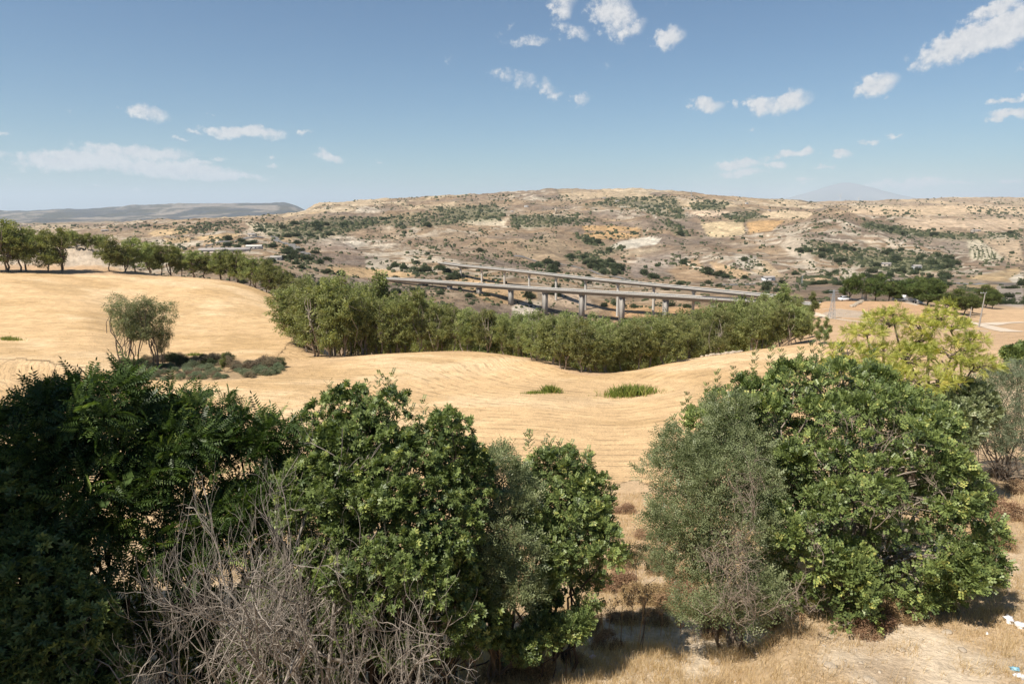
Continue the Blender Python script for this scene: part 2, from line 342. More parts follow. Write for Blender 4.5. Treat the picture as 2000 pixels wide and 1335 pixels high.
# relief of the land itself
amp = np.interp(lY, np.log([3, 40, 90, 230, 500, 800, 1500, 3200, 6000, 14000, 95000]), [.12, .10, .25, .5, 2.5, 6, 30, 44, 48, 150, 60])[None, :]
wl = np.interp(lY, np.log([3, 40, 230, 600, 1500, 3200, 14000]), [5, 14, 40, 120, 230, 380, 1300])[None, :]
r = np.zeros_like(Z2)
for (W, lo, hi, sd) in ((4, 0, 34, 3), (22, 26, 260, 5), (90, 200, 1100, 7), (240, 700, 2600, 11), (520, 1600, 7000, 13), (1700, 5500, 99999, 19)):
    wgt = sstep(lo*.75, lo*1.25+.01, Y2)*(1-sstep(hi*.8, hi*1.3, Y2))
    if W >= 90:
        n = .55*fbm(X2/W, Y2/W, 5, sd, .5, True)+.45*fbm(X2/W*.8, Y2/W*.8, 4, sd+40)
    else:
        n = fbm(X2/W, Y2/W, 4, sd)
    r += wgt*n
edge_keep = np.ones_like(Z2)
Z2 = Z2 + amp*r*.8
# small terraces and gully bite on the mid hills
Z2 += sstep(750, 1100, Y2)*(1-sstep(3500, 5000, Y2))*1.5*fbm(X2/45, Y2/45, 4, 71, .6, True)
Z2 += sstep(900, 1300, Y2)*(1-sstep(4200, 5600, Y2))*9*fbm(X2/125, Y2/150, 4, 73, .55, True)
# eroded bank behind the left tree row
bank = sstep(200, 215, Y2)*(1-sstep(262, 285, Y2))*(1-sstep(-.60, -.50, U2))
Z2 += bank*1.3*fbm(X2/5.0, Y2/30, 3, 91, .5, True)
PX, PY = project(X2, Y2, Z2)

def zat(x, y):
    u = x/y; i = np.clip(np.searchsorted(Ug, u)-1, 0, len(Ug)-2); l = math.log(max(y, 3.001)); j = int(np.clip(np.searchsorted(lY, l)-1, 0, len(lY)-2))
    a = (u-Ug[i])/(Ug[i+1]-Ug[i]); b = (y-Yg[j])/(Yg[j+1]-Yg[j])
    # quads are split by the renderer; the bilinear patch is within centimetres of it nearby
    return float((Z2[i, j]*(1-a)+Z2[i+1, j]*a)*(1-b)+(Z2[i, j+1]*(1-a)+Z2[i+1, j+1]*a)*b)
def hit(px, py, ymin=5, ymax=30000):
    d = world(px, py, 1.0); u = d[0]
    i = int(np.clip(np.searchsorted(Ug, u)-1, 0, len(Ug)-2)); a = (u-Ug[i])/(Ug[i+1]-Ug[i])
    zc = Z2[i]*(1-a)+Z2[i+1]*a; g = zc - d[2]*Yg
    ok = np.where((g > 0) & (Yg > ymin))[0]
    if len(ok) == 0 or Yg[ok[0]] > ymax:
        kk = np.where((Yg > ymin) & (Yg < ymax))[0]; j = kk[np.argmax((g/Yg)[kk])]; y = Yg[j]
    else:
        j = ok[0]
        if j == 0 or Yg[j-1] <= ymin: y = Yg[j]
        else:
            f = -g[j-1]/(g[j]-g[j-1]+1e-9); f = min(max(f, 0), 1); y = Yg[j-1]+f*(Yg[j]-Yg[j-1])
    x = u*y; return np.array([x, y, zat(x, y)])

def inpoly(poly):
    P = np.array(poly, float); x0, y0 = P.min(0); x1, y1 = P.max(0)
    return P, (x0, y0, x1, y1)
def polymask(PXa, PYa, poly, soft=3.0, jit=None):
    P, bb = inpoly(poly)
    res = np.zeros(PXa.shape)
    sel = (PXa > bb[0]-12) & (PXa < bb[2]+12) & (PYa > bb[1]-12) & (PYa < bb[3]+12)
    x = PXa[sel]; y = PYa[sel]
    if jit is not None: x = x+jit[0][sel]; y = y+jit[1][sel]
    ins = np.zeros(x.shape, bool); dm = np.full(x.shape, 1e9)
    n = len(P)
    for k in range(n):
        xa, ya = P[k]; xb, yb = P[(k+1) % n]
        c = ((ya > y) != (yb > y)) & (x < (xb-xa)*(y-ya)/((yb-ya) if yb != ya else 1e-9)+xa); ins ^= c
        t = np.clip(((x-xa)*(xb-xa)+(y-ya)*(yb-ya))/((xb-xa)**2+(yb-ya)**2+1e-9), 0, 1)
        dm = np.minimum(dm, np.hypot(x-xa-t*(xb-xa), y-ya-t*(yb-ya)))
    sd = np.where(ins, dm, -dm); res[sel] = sstep(-soft*.5, soft*.5, sd)
    return res
def linemask(PXa, PYa, line, w=1.5):
    P = np.array(line, float); res = np.zeros(PXa.shape)
    sel = (PXa > P[:, 0].min()-8) & (PXa < P[:, 0].max()+8) & (PYa > P[:, 1].min()-8) & (PYa < P[:, 1].max()+8)
    x = PXa[sel]; y = PYa[sel]; dm = np.full(x.shape, 1e9)
    for k in range(len(P)-1):
        xa, ya = P[k]; xb, yb = P[k+1]
        t = np.clip(((x-xa)*(xb-xa)+(y-ya)*(yb-ya))/((xb-xa)**2+(yb-ya)**2+1e-9), 0, 1)
        dm = np.minimum(dm, np.hypot(x-xa-t*(xb-xa), y-ya-t*(yb-ya)))
    res[sel] = 1-sstep(w*.6, w*1.3, dm); return res

# --- edges of the stubble field (far edge) and its near edge
EDGE = [(-300,528),(0,531),(140,534),(250,537),(330,538),(420,546),(500,556),(545,575),(540,620),(560,655),(600,690),(640,698),(720,692),(850,685),(930,687),(1010,695),(1060,712),(1110,728),(1160,732),(1215,722),(1290,712),(1350,693),(1420,683),(1500,678),(1590,674)]
FIELD = EDGE+[(1700,690),(1840,700),(1700,760),(1500,900),(1300,960),(1240,935),(1200,945),(1100,990),(900,1050),(600,1075),(300,1080),(0,1080),(-300,1080)]
jit = (6*fbm(X2/6, Y2/6, 3, 201), 4*fbm(X2/6, Y2/6, 3, 202))
fieldm = polymask(PX, PY, FIELD, 3.0, jit)*(Y2 < 235)*(Y2 > 30)

ZONES = [([(490,440),(640,426),(740,424),(830,414),(900,436),(830,445),(740,440),(620,470),(530,462)], 900), ([(835,406),(960,399),(992,412),(975,432),(885,436)], 330), ([(995,424),(1060,418),(1135,428),(1075,444),(1000,446)], 260),
([(1140,402),(1200,386),(1320,384),(1345,430),(1290,424),(1230,404)], 520), ([(1345,399),(1380,393),(1430,397),(1400,411),(1355,411)], 170), ([(1290,430),(1325,435),(1350,462),(1320,460)], 90), ([(1405,420),(1470,412),(1500,425),(1440,436)], 170),
([(1580,470),(1700,485),(1860,500),(1880,525),(1760,535),(1640,515),(1560,490)], 800), ([(1690,432),(1790,450),(1900,458),(1995,452),(1995,464),(1880,470),(1760,462),(1680,442)], 380), ([(1118,458),(1150,462),(1182,478),(1165,484),(1130,470)], 130),
([(1100,500),(1145,494),(1190,480),(1230,478),(1200,496),(1150,508),(1110,512)], 150), ([(1138,506),(1170,504),(1218,520),(1215,536),(1180,537),(1150,522)], 260), ([(1000,512),(1090,512),(1085,540),(1040,530)], 90), ([(300,448),(450,436),(470,445),(380,458)], 160), ([(390,470),(420,464),(520,480),(560,478),(560,486),(440,486)], 110),
([(540,490),(590,488),(620,512),(600,520),(560,515)], 110), ([(740,520),(860,526),(930,535),(880,542),(760,534)], 60), ([(1140,452),(1235,455),(1260,458),(1220,461),(1150,458)], 40), ([(1240,535),(1350,548),(1480,560),(1470,566),(1300,556)], 60), ([(1300,505),(1350,515),(1420,540),(1470,545),(1400,545)], 80),
([(1680,535),(1760,530),(1860,540),(1860,556),(1700,556)], 160), ([(1060,425),(1120,420),(1180,430),(1120,444)], 110), ([(0,440),(300,440),(480,430),(470,436),(300,446),(0,447)], 160), ([(1870,400),(1995,405),(1995,425),(1900,422)], 130), ([(1720,410),(1800,412),(1790,425),(1730,424)], 60)]
def C(*a): return np.array(a, float)
n1 = fbm(X2/np.clip(Y2*.05, 2, 150), Y2/np.clip(Y2*.05, 2, 150), 5, 301)   # patchiness grows with distance bands
nA = fbm(X2/160, Y2/160, 5, 311); nB = fbm(X2/35, Y2/35, 5, 321); nC = fbm(X2/9, Y2/9, 4, 331); nD = fbm(X2/420, Y2/420, 4, 341)
def mix(c, m, col): return c*(1-m[..., None])+col*m[..., None]
col = np.zeros(X2.shape+(3,)); col[:] = C(.265, .190, .130)
col = mix(col, sstep(-.05, .4, nA), C(.33, .235, .15))
col = mix(col, sstep(.0, .4, nD)*.7, C(.34, .23, .135))
col = mix(col, sstep(.05, .45, -nA)*.75, C(.22, .175, .14))
col = mix(col, sstep(.1, .5, nB)*.5, C(.38, .30, .21))
col = mix(col, sstep(.05, .45, -nB)*.6, C(.175, .135, .095))
# pale eroded clay and gravel streaks
er = fbm(X2/60, Y2/22, 5, 351, .6, True)
pale = sstep(.22, .48, er)*sstep(-.1, .35, fbm(X2/300, Y2/260, 3, 361))*sstep(600, 900, Y2)*(1-sstep(3500, 6000, Y2))
col = mix(col, pale*.8, C(.58, .50, .39))
# patchwork of fields on the far hills
def patches(seed, s):
    gx = X2/s+.35*noise2(X2/s*.7, Y2/s*.7, seed+2); gy = Y2/(s*1.5)+.35*noise2(X2/s*.6+9, Y2/s*.6, seed+3)
    ix = np.floor(gx); iy = np.floor(gy); fx = gx-ix; fy = gy-iy
    ed = np.minimum(np.minimum(fx, 1-fx), np.minimum(fy, 1-fy))
    return _h(ix, iy, ix*0, seed), ed
ph, ped = patches(401, 210)
far = sstep(1900, 2600, Y2)
right = sstep(1560, 1700, PX)
pm = sstep(.15, .2, ph)*far*(.45+.5*right); col = mix(col, pm*.85, C(.50, .375, .235))
pm = sstep(.55, .6, ph)*far*(.5+.5*right); col = mix(col, pm*.8, C(.58, .46, .31))
pm = sstep(-.75, -.8, ph)*far; col = mix(col, np.clip(pm, 0, 1)*.5, C(.22, .19, .12))
col = mix(col, (1-sstep(.012, .03, ped))*far*.5, C(.16, .14, .09))
col = mix(col, right*far*.35, C(.50, .385, .27))
# distant range: scrub and pasture, dark tones blued to stand in for haze
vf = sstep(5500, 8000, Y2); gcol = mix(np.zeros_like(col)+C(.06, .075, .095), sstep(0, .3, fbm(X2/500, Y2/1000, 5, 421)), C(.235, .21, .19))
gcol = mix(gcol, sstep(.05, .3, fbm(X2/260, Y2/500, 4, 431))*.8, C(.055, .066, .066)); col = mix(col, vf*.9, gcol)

jy = (3.0*nB, 1.5*nB)
def P(poly, c, a=1.0, soft=2.0, ymin=240):
    global col
    m = polymask(PX, PY, poly, soft, jy)*(Y2 > ymin)*a; col = mix(col, m, C(*c)*1.0)
TAN = (.52, .37, .21); PALE = (.60, .50, .36); ORG = (.50, .32, .16); WHT = (.66, .59, .48); GRN = (.085, .10, .045); DRK = (.19, .145, .115); GRY = (.40, .34, .27)
P([(1368,436),(1410,432),(1452,434),(1456,458),(1420,463),(1384,462)], (.57,.44,.27)); P([(1458,434),(1500,429),(1532,431),(1506,450),(1462,457)], ORG)
P([(1136,441),(1200,440),(1255,447),(1250,452),(1140,450)], ORG); P([(1140,456),(1190,452),(1250,458),(1225,466),(1150,467)], ORG)
P([(1184,484),(1216,470),(1270,462),(1292,466),(1282,477),(1215,487)], WHT, .9); P([(1210,500),(1240,488),(1280,483),(1300,487),(1250,498)], (.48,.38,.26),.6)
P([(900,432),(950,425),(992,428),(985,441),(930,440)], PALE); P([(1340,414),(1370,409),(1425,412),(1420,420),(1370,423)], (.58,.44,.31)); P([(1330,405),(1345,400),(1390,401),(1385,408)], (.45,.33,.20))
P([(1490,416),(1530,411),(1590,415),(1578,426),(1520,427),(1490,424)], (.60,.46,.30)); P([(1600,418),(1700,405),(1880,400),(1995,405),(1995,414),(1850,420),(1720,420),(1650,415)], (.58,.43,.28), .8, 4)
P([(1740,432),(1790,424),(1900,428),(1990,426),(1990,448),(1880,456),(1800,450)], (.55,.41,.28), .8, 4); P([(1835,452),(1862,443),(1898,451),(1892,457),(1845,457)], (.34,.25,.17))
P([(286,456),(312,448),(372,446),(364,457),(300,461)], TAN); P([(382,463),(440,456),(470,456),(455,468),(390,470)], TAN); P([(320,465),(368,463),(372,474),(325,474)], TAN)
P([(395,474),(445,470),(480,470),(430,480),(395,479)], (.44,.31,.19)); P([(470,455),(500,437),(530,440),(552,455),(520,462)], (.56,.46,.34)); P([(560,455),(580,452),(575,462),(545,466)], (.48,.36,.23), .8)
P([(540,458),(560,461),(580,458),(570,468),(545,470)], TAN, .8)
P([(585,497),(640,493),(745,503),(750,513),(700,519),(640,515),(600,510)], DRK, .85, 5); P([(700,524),(740,528),(820,534),(880,540),(860,548),(760,543),(680,535)], DRK, .6, 6)
P([(640,522),(700,523),(770,528),(820,537),(775,545),(700,541),(640,530)], (.55,.38,.21), 1, 3); P([(712,508),(735,503),(760,504),(765,515),(860,524),(850,531),(770,528),(715,522)], (.47,.40,.31), .9)
P([(880,536),(950,540),(1010,556),(1050,572),(1050,600),(950,590),(900,560)], (.52,.35,.19), .85, 5); P([(1080,560),(1150,575),(1160,600),(1090,600),(1060,580)], (.45,.34,.24), .8, 5)
P([(1180,590),(1290,600),(1420,600),(1420,625),(1300,630),(1200,620)], (.50,.31,.16), .9, 5); P([(1000,600),(1030,585),(1060,590),(1040,625),(1000,620)], WHT, .7, 5)
P([(1040,462),(1075,458),(1110,478),(1100,505),(1050,508),(1020,500),(1000,490)], (.38,.29,.19), .5, 8); P([(1300,525),(1360,505),(1400,545),(1330,552)], (.46,.31,.18), .7, 8)
P([(1255,500),(1330,490),(1345,510),(1300,530),(1240,545),(1230,520)], (.31,.25,.205), .6, 9); P([(1385,510),(1430,520),(1470,535),(1450,545),(1400,532)], (.58,.40,.23), .8)
P([(1470,505),(1500,510),(1530,540),(1500,545),(1470,530)], (.50,.37,.23), .8); P([(1430,500),(1475,500),(1500,530),(1470,525),(1440,515)], WHT, .55, 5)
P([(1540,462),(1580,468),(1600,490),(1580,512),(1545,500),(1525,480)], (.55,.46,.35), .8, 6); P([(1640,520),(1670,525),(1668,548),(1645,545)], (.60,.52,.40), .6, 5)
P([(1655,500),(1720,500),(1800,505),(1870,510),(1850,528),(1760,535),(1690,520)], (.17,.18,.085), .8, 5); P([(1690,432),(1740,442),(1790,450),(1860,456),(1900,458),(1895,464),(1800,461),(1730,452),(1680,440)], GRN, .8, 3)
P([(1888,470),(1912,466),(1970,505),(1930,512),(1895,505)], (.60,.52,.38), .9, 3); P([(1920,465),(1990,470),(1999,515),(1970,512),(1930,480)], (.56,.42,.28), .8, 4)
P([(1880,545),(1990,520),(1999,555),(1960,570),(1880,560)], (.47,.34,.19), .8, 6); P([(1950,555),(1999,550),(1999,605),(1950,592),(1940,575)], (.38,.32,.27), .9, 5); P([(1970,545),(1999,530),(1999,552),(1980,553)], WHT, .8)
P([(1650,548),(1720,545),(1840,548),(1990,560),(1990,552),(1850,542),(1700,538)], (.24,.20,.16), .7)
P([(510,440),(590,448),(640,430),(700,432),(740,425),(730,438),(660,452),(600,462),(530,458)], GRN, .45, 7); P([(850,410),(950,402),(985,412),(960,430),(880,428)], GRN, .5, 7)
P([(1000,424),(1030,420),(1024,438),(1002,436)], (.06,.08,.035), .95, 2); P([(1040,424),(1090,420),(1130,428),(1080,440),(1040,440)], GRN, .5, 6); P([(1350,399),(1380,394),(1425,399),(1400,409),(1360,410)], GRN, .7, 3)
P([(1560,545),(1600,541),(1630,546),(1600,556),(1570,552)], (.50,.36,.22), .8, 2)
P([(590,481),(640,470),(690,478),(720,500),(640,492)], (.33,.25,.20), .6, 8); P([(600,470),(640,462),(700,470),(640,478)], (.52,.44,.34), .5, 6); P([(665,472),(700,470),(722,478),(690,484)], WHT, .6, 5)
for ln, w, c in (([(1020,427),(1028,436),(1016,441)], 1.3, PALE), ([(980,436),(990,445)], 1.2, PALE), ([(1782,452),(1772,466),(1757,478)], 1.3, WHT), ([(1740,516),(1760,505)], 1.3, PALE),
                 ([(1910,468),(1950,490),(1975,512)], 1.1, DRK), ([(1210,403),(1245,405),(1272,414),(1280,425)], 1.6, WHT), ([(1268,446),(1256,456),(1262,462)], 1.5, PALE), ([(528,445),(548,458)], 1.2, PALE)):
    col = mix(col, linemask(PX, PY, ln, w)*(Y2 > 600)*.85, C(*c))
for k in range(6):
    x0 = 482+k*9; col = mix(col, linemask(PX, PY, [(x0, 436), (x0+16, 447)], 1.5)*(Y2 > 900), C(.64, .54, .38))
for k in range(7):
    x0 = 1896+k*8; col = mix(col, linemask(PX, PY, [(x0, 486+k*1.5), (x0-1, 502+k)], 1.6)*(Y2 > 900), C(.13, .14, .07))
for k in range(9):
    col = mix(col, linemask(PX, PY, [(616+k*3, 435), (619+k*3, 440)], .8)*(Y2 > 900), C(.66, .56, .38))
    col = mix(col, linemask(PX, PY, [(1018+k*3.5, 442), (1014+k*3.5, 445)], .9)*(Y2 > 900), C(.64, .54, .38))

for zp in ZONES[:12]: P(zp[0], (.17, .165, .095), .5, 9)
# near ground
nr = 1-sstep(230, 300, Y2)
NG = np.zeros_like(col)+C(.49, .36, .225)
NG = mix(NG, sstep(-.1, .4, fbm(X2/2.2, Y2/2.2, 5, 501)), C(.56, .43, .29))
bare = sstep(.02, .22, fbm(X2/2.6, Y2/2.6, 4, 511))*(1-sstep(20, 34, Y2))
NG = mix(NG, bare*.9, C(.62, .505, .37))
NG = mix(NG, sstep(.15, .5, -fbm(X2/1.1, Y2/1.1, 4, 521))*.5, C(.31, .21, .125))
slope_z = sstep(16, 26, Y2)*(1-sstep(45, 60, Y2)); NG = mix(NG, slope_z*.7, C(.50, .345, .20))
NG = mix(NG, sstep(60, 90, Y2)*.85, C(.43, .285, .17))
NG = mix(NG, sstep(60, 90, Y2)*sstep(-.1, .35, nB)*.6, C(.50, .345, .205))
bnk = bank*sstep(206, 216, Y2); NG = mix(NG, bnk, C(.42, .335, .25))
NG = mix(NG, bnk*sstep(.0, .3, fbm(X2/4, Y2/14, 4, 541, .6, True))*.6, C(.50, .41, .31))
brm = polymask(PX, PY, [(1640,565),(1700,572),(1800,592),(1860,612),(1840,640),(1700,625),(1580,610),(1590,590)], 6, jit); NG = mix(NG, brm*.7, C(.45, .28, .155))
gpl = polymask(PX, PY, [(1612,608),(1640,602),(1700,610),(1695,621),(1600,618)], 3, jit); NG = mix(NG, gpl*.8, C(.40, .33, .26))
pk = polymask(PX, PY, [(1760,578),(1810,588),(1790,596),(1745,585)], 3); NG = mix(NG, pk*.9, C(.55, .48, .40))
col = mix(col, nr, NG)
FC = np.zeros_like(col)+C(.60, .41, .222)
FC = mix(FC, sstep(-.1, .4, fbm(X2/18, Y2/9, 4, 551)), C(.665, .478, .28))
FC = mix(FC, sstep(.02, .4, -fbm(X2/14, Y2/7, 4, 561))*.75, C(.48, .32, .16))
FC = mix(FC, polymask(PX, PY, [(560,670),(600,690),(700,700),(640,715),(560,735),(530,700)], 14, jit)*.5, C(.46, .31, .17))
FC = mix(FC, polymask(PX, PY, [(1010,745),(1080,740),(1170,735),(1280,745),(1250,785),(1100,790),(1020,775)], 20, jit)*.45, C(.48, .33, .18))
col = mix(col, fieldm, FC)
scrub = polymask(PX, PY, [(230,728),(280,700),(360,690),(440,698),(540,712),(560,725),(500,738),(400,742),(260,740)], 5, jit)
col = mix(col, scrub*.7, C(.24, .17, .10))

# furrows: rows run parallel to the field's far edge
ew = []
for (a, b) in EDGE:
    p = hit(a, b, 60, 236); ew.append(p[:2])
ew = np.array(ew)
def edist(x, y, ns):
    acc = np.zeros(x.shape); tot = 0
    dm = np.full(x.shape, 1e9); D = []
    for k in range(len(ew)-1):
        a, b = ew[k], ew[k+1]; ab = b-a
        t = np.clip(((x-a[0])*ab[0]+(y-a[1])*ab[1])/(ab@ab+1e-9), 0, 1)
        D.append(np.hypot(x-a[0]-t*ab[0], y-a[1]-t*ab[1])+1e-3)
    D = np.array(D); return (D**-ns).mean(0)**(-1/ns)
fur = np.zeros_like(X2); sel = (fieldm > 0.01)
ewall = ew
ew = ewall[:7]; f1 = edist(X2[sel], Y2[sel], 9.0); ew = ewall[10:]; f2 = edist(X2[sel], Y2[sel], 7.0)
ydiv = np.interp(PX[sel], [-300, 0, 230, 300, 430, 540, 590, 640], [690, 700, 722, 726, 722, 705, 640, 480])+10*nC[sel]
fur[sel] = np.where(PY[sel] < ydiv, f1, f2)

def terrain_material():
    m, nt, b = newmat('land'); L = nt.links
    tc = _n(nt, 'ShaderNodeTexCoord'); co = tc.outputs['Object']
    ac = _n(nt, 'ShaderNodeAttribute', attribute_name='col'); fa = _n(nt, 'ShaderNodeAttribute', attribute_name='fur'); fm = _n(nt, 'ShaderNodeAttribute', attribute_name='field')
    nm = _n(nt, 'ShaderNodeAttribute', attribute_name='near')
    def mt(op, a, bb=None, c=None):
        n = _n(nt, 'ShaderNodeMath', operation=op)
        for i, v in enumerate((a, bb, c)):
            if v is None: continue
            if isinstance(v, (int, float)): n.inputs[i].default_value = v
            else: L.new(v, n.inputs[i])
        return n.outputs[0]
    def mr(x, a, bb, c, d):
        n = _n(nt, 'ShaderNodeMapRange'); L.new(x, n.inputs[0])
        for i, v in enumerate((a, bb, c, d)): n.inputs[i+1].default_value = v
        return n.outputs[0]
    nf = noise_node(nt, 7.0, 6, .72, co); nm2 = noise_node(nt, .45, 6, .7, co); nl = noise_node(nt, .06, 8, .72, co); big = noise_node(nt, .018, 9, .75, co)
    # furrow lines
    wob = noise_node(nt, .16, 5, .6, co); ph = mt('ADD', fa.outputs['Fac'], mt('MULTIPLY', mt('SUBTRACT', wob.outputs[0], .5), 1.9))
    s1 = mt('SINE', mt('MULTIPLY', ph, 2*math.pi/1.9)); s2 = mt('SINE', mt('MULTIPLY', ph, 2*math.pi/.78)); s3 = mt('SINE', mt('MULTIPLY', ph, 2*math.pi/7.1))
    brk = noise_node(nt, .35, 4, .6, co); brk_m = mr(brk.outputs[0], .45, .6, 0, 1)
    fl = mt('ADD', mt('MULTIPLY', mr(s1, .1, 1, 0, 1), brk_m), mt('MULTIPLY', mr(s2, .2, 1, 0, .45), mr(brk.outputs[0], .35, .7, 1, .2)))
    fl = mt('ADD', fl, mt('MULTIPLY', mr(s3, -.2, 1, 0, .4), mr(nm2.outputs[0], .3, .6, 0, 1)))
    fd = mt('MULTIPLY', fl, fm.outputs['Fac'])
    near = nm.outputs['Fac']; farf = mt('SUBTRACT', 1.0, near)
    # value variation
    v = mt('ADD', 1.0, mt('MULTIPLY', mt('SUBTRACT', nf.outputs[0], .5), mt('ADD', mt('MULTIPLY', near, 1.3), mt('MULTIPLY', fm.outputs['Fac'], .7))))
    v = mt('MULTIPLY', v, mt('ADD', 1.0, mt('MULTIPLY', mt('SUBTRACT', nm2.outputs[0], .5), mt('ADD', mt('MULTIPLY', near, .55), .5))))
    v = mt('MULTIPLY', v, mt('ADD', 1.0, mt('MULTIPLY', mt('SUBTRACT', nl.outputs[0], .5), mt('ADD', mt('MULTIPLY', farf, 2.1), .25))))
    v = mt('MULTIPLY', v, mt('ADD', 1.0, mt('MULTIPLY', mt('SUBTRACT', big.outputs[0], .5), mt('MULTIPLY', farf, 1.7))))
    v = mt('MULTIPLY', v, mt('SUBTRACT', 1.0, mt('MULTIPLY', fd, .24)))
    sc = _n(nt, 'ShaderNodeVectorMath', operation='SCALE'); L.new(ac.outputs['Color'], sc.inputs[0]); L.new(v, sc.inputs['Scale'])
    L.new(sc.outputs[0], b.inputs['Base Color']); b.inputs['Roughness'].default_value = .95; b.inputs['Specular IOR Level'].default_value = .1
    h1 = mt('ADD', mt('MULTIPLY', nf.outputs[0], mt('MULTIPLY', near, .10)), mt('MULTIPLY', nm2.outputs[0], mt('ADD', mt('MULTIPLY', near, -.6), .9)))
    h1 = mt('ADD', h1, mt('MULTIPLY', nl.outputs[0], mt('MULTIPLY', farf, 10.0)))
    h1 = mt('ADD', h1, mt('MULTIPLY', big.outputs[0], mt('MULTIPLY', farf, 22.0)))
    h1 = mt('SUBTRACT', h1, mt('MULTIPLY', fd, .12))
    bp = _n(nt, 'ShaderNodeBump'); bp.inputs['Strength'].default_value = .8; bp.inputs['Distance'].default_value = 1.0
    L.new(h1, bp.inputs['Height']); L.new(bp.outputs[0], b.inputs['Normal'])
    return m
M['land'] = terrain_material()
nearA = 1-sstep(180, 420, Y2)
# split the sheet into named parts of the setting (they share their border vertices' positions)
nu, ny = X2.shape
I, J = np.meshgrid(np.arange(nu-1), np.arange(ny-1), indexing='ij')
Q = np.stack([I*ny+J, (I+1)*ny+J, (I+1)*ny+J+1, I*ny+J+1], -1).reshape(-1, 4)
fq = fieldm[:-1, :-1].ravel() > .5; yq = Y2[:-1, :-1].ravel()
Vall = np.stack([X2, Y2, Z2], -1).reshape(-1, 3); call = np.clip(col, .02, .85).reshape(-1, 3)
A_f = fieldm.ravel(); A_u = fur.ravel(); A_n = nearA.ravel()
for name, sel in (('stubble_field', fq), ('ground', (~fq) & (yq < 300)), ('hills', (~fq) & (yq >= 300) & (yq < 5600)), ('distant_hills', (~fq) & (yq >= 5600))):
    q = Q[sel]; idx = np.unique(q); remap = np.zeros(len(Vall), np.int64); remap[idx] = np.arange(len(idx))
    me = mesh_np(name, Vall[idx], remap[q], M['land'], True, {'field': A_f[idx], 'fur': A_u[idx], 'near': A_n[idx]}, {'col': call[idx]})
    link(name, me, kind='structure')
# ground behind and under the viewpoint
mb = MB(); xs = np.linspace(-60, 60, 13); ysb = np.linspace(-60, 3.02, 8)
gx, gy = np.meshgrid(xs, ysb, indexing='ij'); gz = np.full_like(gx, -8.45)
k = len(ysb); Fq = np.array([[i*k+j, (i+1)*k+j, (i+1)*k+j+1, i*k+j+1] for i in range(len(xs)-1) for j in range(k-1)])
mb.add(np.stack([gx, gy, gz], -1).reshape(-1, 3), Fq)
link('yard_ground', mb.data('yard_ground', M['dirt']), kind='structure')

# volcano far away
def mountain():
    n = 90; a = np.linspace(-20000, 20000, n); gx, gy = np.meshgrid(a, a, indexing='ij')
    rr = np.hypot(gx*np.where(gx < 0, .95, .85), gy)/1.16; top = world(1645, 358, 52000)[2]
    z = -600+(top+600)*(.40*np.exp(-(rr/9500)**2)+.6*np.clip(1-rr/5200, 0, 1)**1.25*.55+.6*.45*np.exp(-(rr/2600)**2))
    z += 130*fbm(gx/3500, gy/3500, 4, 88, .5, True)
    cx, cy = world(1648, 400, 52000)[:2]
    V = np.stack([gx+cx, gy+cy, z], -1).reshape(-1, 3)
    F = np.array([[i*n+j, (i+1)*n+j, (i+1)*n+j+1, i*n+j+1] for i in range(n-1) for j in range(n-1)])
    link('mountain', mesh_np('mountain', V, F, plain('haze_paled_lava', (.20, .20, .21), .95, .3, .0004), True), kind='structure')  # lava colour paled so the slopes fade like distance haze
mountain()

# ------------------------------------------------------------------ haze
def haze():
    b = MB(); b.box((0, 40000, 170), (230000, 230000, 2*1530)); b.V[0][:, 2] = np.where(b.V[0][:, 2] < 0, -1500, 1800)
    m = bpy.data.materials.new('haze'); m.use_nodes = True; nt = m.node_tree; nt.nodes.clear()
    o = nt.nodes.new('ShaderNodeOutputMaterial'); v = nt.nodes.new('ShaderNodeVolumePrincipled')
    v.inputs['Color'].default_value = (.78, .90, 1.0, 1); v.inputs['Density'].default_value = 2.6e-5; v.inputs['Anisotropy'].default_value = .1
    nt.links.new(v.outputs[0], o.inputs['Volume'])
    link('haze', b.data('haze', m), kind='stuff')
haze()
print('terrain', time.time()-T0)

# ------------------------------------------------------------------ foliage machinery
def unit(v): return v/(np.linalg.norm(v, axis=-1, keepdims=True)+1e-9)
def crown_pts(lobes, n, rng, amp=.18, freq=2.2, depth=.12, flo=-.6):
    """points on the lumpy outer surface of a union of ellipsoids: (x,y,z,rx,ry,rz)"""
    Lb = np.array(lobes, float); A = (Lb[:, 3]*Lb[:, 4]+Lb[:, 3]*Lb[:, 5]+Lb[:, 4]*Lb[:, 5]); k = rng.choice(len(Lb), size=int(n*2.6), p=A/A.sum())
    d = unit(rng.normal(size=(len(k), 3))); d = d[d[:, 2] > flo] if flo > -1 else d; k = k[:len(d)]
    r = 1+amp*fbm(d[:, 0]*freq+k*7.1, d[:, 1]*freq+d[:, 2]*freq*1.3, 3, 5)-depth*rng.random(len(d))**.7
    p = Lb[k, :3]+d*Lb[k, 3:6]*r[:, None]
    keep = np.ones(len(p), bool)
    for j in range(len(Lb)):
        q = (p-Lb[j, :3])/Lb[j, 3:6]; keep &= ~((np.linalg.norm(q, axis=1) < .80) & (k != j))
    p = p[keep][:n]; nn = unit(d[keep][:n]/Lb[k[keep][:n], 3:6]); return p, nn
